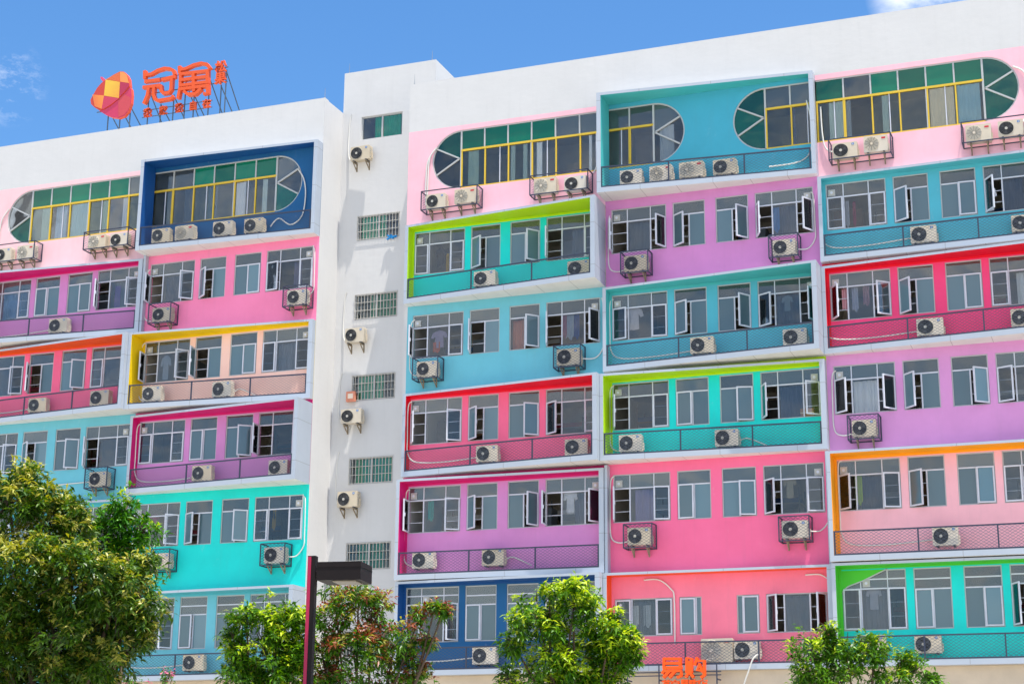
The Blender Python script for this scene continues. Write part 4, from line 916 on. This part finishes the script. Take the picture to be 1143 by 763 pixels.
#TREES-BEGIN
tree('broadleaf_tree','large leafy mango tree with pale yellow green shoots at far left','tree',(1.77, -26.16, 0.0),[(1.23, -26.99, 6.7, 0.79), (1.65, -26.17, 6.36, 0.74), (1.77, -27.29, 5.38, 0.89), (2.76, -27.08, 5.22, 0.79), (3.02, -26.15, 5.04, 0.69), (3.28, -25.7, 4.97, 0.44), (3.05, -25.65, 5.63, 0.38), (2.25, -26.8, 4.35, 0.89), (2.62, -25.73, 4.21, 0.79), (0.86, -26.42, 4.27, 0.95), (0.14, -27.23, 6.08, 0.95), (0.01, -26.84, 4.56, 0.95), (2.26, -25.64, 3.44, 0.79), (1.21, -25.98, 3.21, 0.79), (3.17, -25.38, 4.49, 0.32)],880,[LM['mango'],LM['mangoy']],.5,13,.155,.05,1,.17)
tree('broadleaf_tree','bright green tree top rising behind the large left mango tree','tree',(1.04, -22.96, 0.0),[(1.11, -23.27, 7.11, 0.42), (1.44, -23.05, 6.78, 0.35), (0.76, -23.35, 6.94, 0.46), (1.21, -23.02, 6.4, 0.49), (0.61, -23.25, 6.38, 0.56), (0.85, -22.66, 5.82, 0.64)],700,[LM['bright'],LM['greeny']],.12,11,.16,.05,2,.12)
tree('broadleaf_tree','green tree with yellow tips directly left of the street lamp','tree',(3.7, -21.89, 0.0),[(3.44, -22.34, 5.11, 0.35), (3.93, -21.93, 5.1, 0.42), (3.74, -22.0, 4.33, 0.66), (3.25, -22.17, 4.27, 0.47), (4.26, -21.82, 4.42, 0.49), (4.25, -21.67, 5.03, 0.35), (3.7, -21.77, 3.49, 0.76), (3.16, -22.33, 4.71, 0.23)],950,[LM['green'],LM['greeny']],.55,11,.16,.05,3,.10)
tree('broadleaf_tree','tree with reddish young shoots directly right of the street lamp','tree',(5.29, -20.74, 0.0),[(4.84, -21.31, 5.31, 0.49), (5.41, -20.88, 5.38, 0.46), (5.09, -20.97, 4.5, 0.7), (5.85, -20.72, 4.64, 0.56), (4.42, -20.98, 4.39, 0.5), (6.06, -20.52, 4.22, 0.46), (6.36, -20.69, 5.19, 0.21), (6.65, -20.62, 5.33, 0.16), (6.44, -20.41, 4.73, 0.19), (6.81, -20.54, 5.3, 0.11), (5.28, -21.23, 5.62, 0.3), (4.61, -20.92, 3.7, 0.7), (5.58, -20.5, 3.54, 0.67)],760,[LM['green'],LM['reddish'],LM['reddish'],LM['mangoy']],.85,11,.14,.045,4,.10)
tree('broadleaf_tree','vivid lime green tree in front of the navy and salmon bays','tree',(8.89, -18.77, 0.0),[(8.35, -19.38, 5.23, 0.54), (9.03, -19.17, 5.45, 0.57), (9.7, -18.81, 5.07, 0.5), (8.65, -19.04, 4.46, 0.8), (9.54, -18.45, 4.4, 0.68), (7.84, -19.44, 4.78, 0.32), (10.05, -18.6, 4.82, 0.25), (9.12, -19.26, 5.84, 0.2), (8.58, -19.33, 5.76, 0.23), (7.71, -19.28, 4.07, 0.29), (9.02, -18.59, 3.43, 0.89)],950,[LM['green'],LM['greeny']],.7,11,.16,.05,5,.10)
tree('broadleaf_tree','low green tree in front of the bottom right bays','tree',(14.05, -16.74, 0.0),[(13.7, -17.26, 5.04, 0.23), (13.38, -17.25, 4.59, 0.46), (14.04, -16.99, 4.56, 0.54), (14.55, -16.81, 4.64, 0.39), (13.73, -16.92, 3.94, 0.68), (15.12, -16.55, 4.49, 0.21), (15.26, -16.43, 4.26, 0.36), (14.74, -16.56, 4.02, 0.46), (13.14, -17.22, 4.16, 0.32), (15.63, -16.24, 4.11, 0.14), (14.87, -16.38, 3.57, 0.54)],760,[LM['green'],LM['greeny']],.22,10,.15,.048,6,.10)
tree('flowering_shrub','shrub with small pink blossoms under the left trees','shrub',(-0.81, -19.23, 0.0),[(-0.28, -19.1, 4.32, 0.19), (-0.98, -19.32, 4.13, 0.25), (-0.73, -19.15, 3.88, 0.31), (-1.9, -19.63, 4.0, 0.31), (-2.62, -19.93, 4.07, 0.27)],420,[LM['green'],LM['pinkb']],.5,9,.09,.04,7,.05)
#TREES-END

# ------------------------------------------------------------------ camera
cam=bpy.data.cameras.new('camera'); co=bpy.data.objects.new('camera',cam); COL.objects.link(co); SC.camera=co
cam.sensor_width=36; cam.lens=1903.3/1143*36; cam.clip_end=3000; cam.clip_start=.1
fw=Vector((-0.34692885,0.90024094,0.26307152)); rt=Vector((0.93393055,0.35734672,0.00877824)); up=Vector((0.08610521,-0.24873595,0.9647364))
mt=Matrix(((rt.x,up.x,-fw.x),(rt.y,up.y,-fw.y),(rt.z,up.z,-fw.z))).to_4x4(); mt.translation=Vector((20.143,-51.537,1.6)); co.matrix_world=mt

# ------------------------------------------------------------------ light
sd=Vector((.205,-.108,.97)).normalized()      # towards the sun
sl=bpy.data.lights.new('sun','SUN'); sl.energy=5.0; sl.angle=R(.53); sl.color=(1,.94,.84)
so=bpy.data.objects.new('sun',sl); COL.objects.link(so); so.rotation_euler=(-sd).to_track_quat('-Z','Y').to_euler(); so.location=(20,-20,60)
w=bpy.data.worlds.new('World'); SC.world=w; w.use_nodes=True; nt=w.node_tree; N=nt.nodes; L=nt.links
bg=N['Background']; sky=N.new('ShaderNodeTexSky'); sky.sky_type='NISHITA'; sky.sun_disc=False; sky.sun_elevation=math.asin(sd.z); sky.sun_rotation=math.atan2(sd.x,sd.y)
sky.air_density=1.0; sky.dust_density=.0; sky.ozone_density=4.0; sky.altitude=20
bg.inputs['Strength'].default_value=.13
tc=N.new('ShaderNodeTexCoord'); 
def math_(op,a=None,b=None,c=None,clamp=False):
    n=N.new('ShaderNodeMath'); n.operation=op; n.use_clamp=clamp
    for i,v in enumerate((a,b,c)):
        if v is None: continue
        if isinstance(v,(int,float)): n.inputs[i].default_value=v
        else: L.new(v,n.inputs[i])
    return n.outputs[0]
def blob(dirv,inner,outer):
    d=N.new('ShaderNodeVectorMath'); d.operation='DOT_PRODUCT'; d.inputs[1].default_value=Vector(dirv).normalized(); L.new(tc.outputs['Generated'],d.inputs[0])
    mr=N.new('ShaderNodeMapRange'); mr.inputs['From Min'].default_value=math.cos(R(outer)); mr.inputs['From Max'].default_value=math.cos(R(inner)); L.new(d.outputs['Value'],mr.inputs['Value']); return mr.outputs[0]
def noise(scale,sc=(1,1,1),detail=8,rough=.6,off=0):
    mp=N.new('ShaderNodeMapping'); mp.inputs['Scale'].default_value=sc; mp.inputs['Location'].default_value=(off,off,off); L.new(tc.outputs['Generated'],mp.inputs['Vector'])
    n=N.new('ShaderNodeTexNoise'); n.inputs['Scale'].default_value=scale; n.inputs['Detail'].default_value=detail; n.inputs['Roughness'].default_value=rough; L.new(mp.outputs['Vector'],n.inputs['Vector']); return n.outputs['Fac']
c1=math_('MULTIPLY',blob((-.581,.717,.386),.0,1.5),math_('MULTIPLY',math_('SUBTRACT',noise(34,(1,1,2.0),rough=.76),.455),2.4,clamp=True))
c2=math_('MULTIPLY',blob((-.09,.893,.445),1.0,2.4),math_('MULTIPLY',math_('SUBTRACT',noise(14,(1,1,2)),.32),4.0,clamp=True),clamp=True)
# unseen broken cloud added behind the viewer so the panes mirror less deep blue
sz=N.new('ShaderNodeSeparateXYZ'); L.new(tc.outputs['Generated'],sz.inputs[0])
back=math_('MULTIPLY',math_('MULTIPLY',sz.outputs['Y'],-3.0,clamp=True),math_('ADD',math_('MULTIPLY',math_('SUBTRACT',noise(6,(1,1,2),off=3),.42),3.5,clamp=True),.12,clamp=True),clamp=True)
allc=math_('MAXIMUM',math_('MULTIPLY',c1,.75),math_('MAXIMUM',c2,math_('MULTIPLY',back,.8)))
mx=N.new('ShaderNodeMixRGB'); L.new(allc,mx.inputs['Fac']); hsv=N.new('ShaderNodeHueSaturation'); hsv.inputs['Saturation'].default_value=1.2; L.new(sky.outputs[0],hsv.inputs['Color']); L.new(hsv.outputs[0],mx.inputs['Color1']); mx.inputs['Color2'].default_value=(7.0,7.0,7.2,1)
L.new(mx.outputs[0],bg.inputs['Color'])
SC.view_settings.view_transform='Standard'; SC.view_settings.look='None'; SC.view_settings.exposure=0.7; SC.view_settings.gamma=1
SC.render.engine='CYCLES'; SC.cycles.max_bounces=8; SC.cycles.transparent_max_bounces=12; SC.cycles.diffuse_bounces=4; SC.cycles.glossy_bounces=3
SC.cycles.sample_clamp_indirect=4
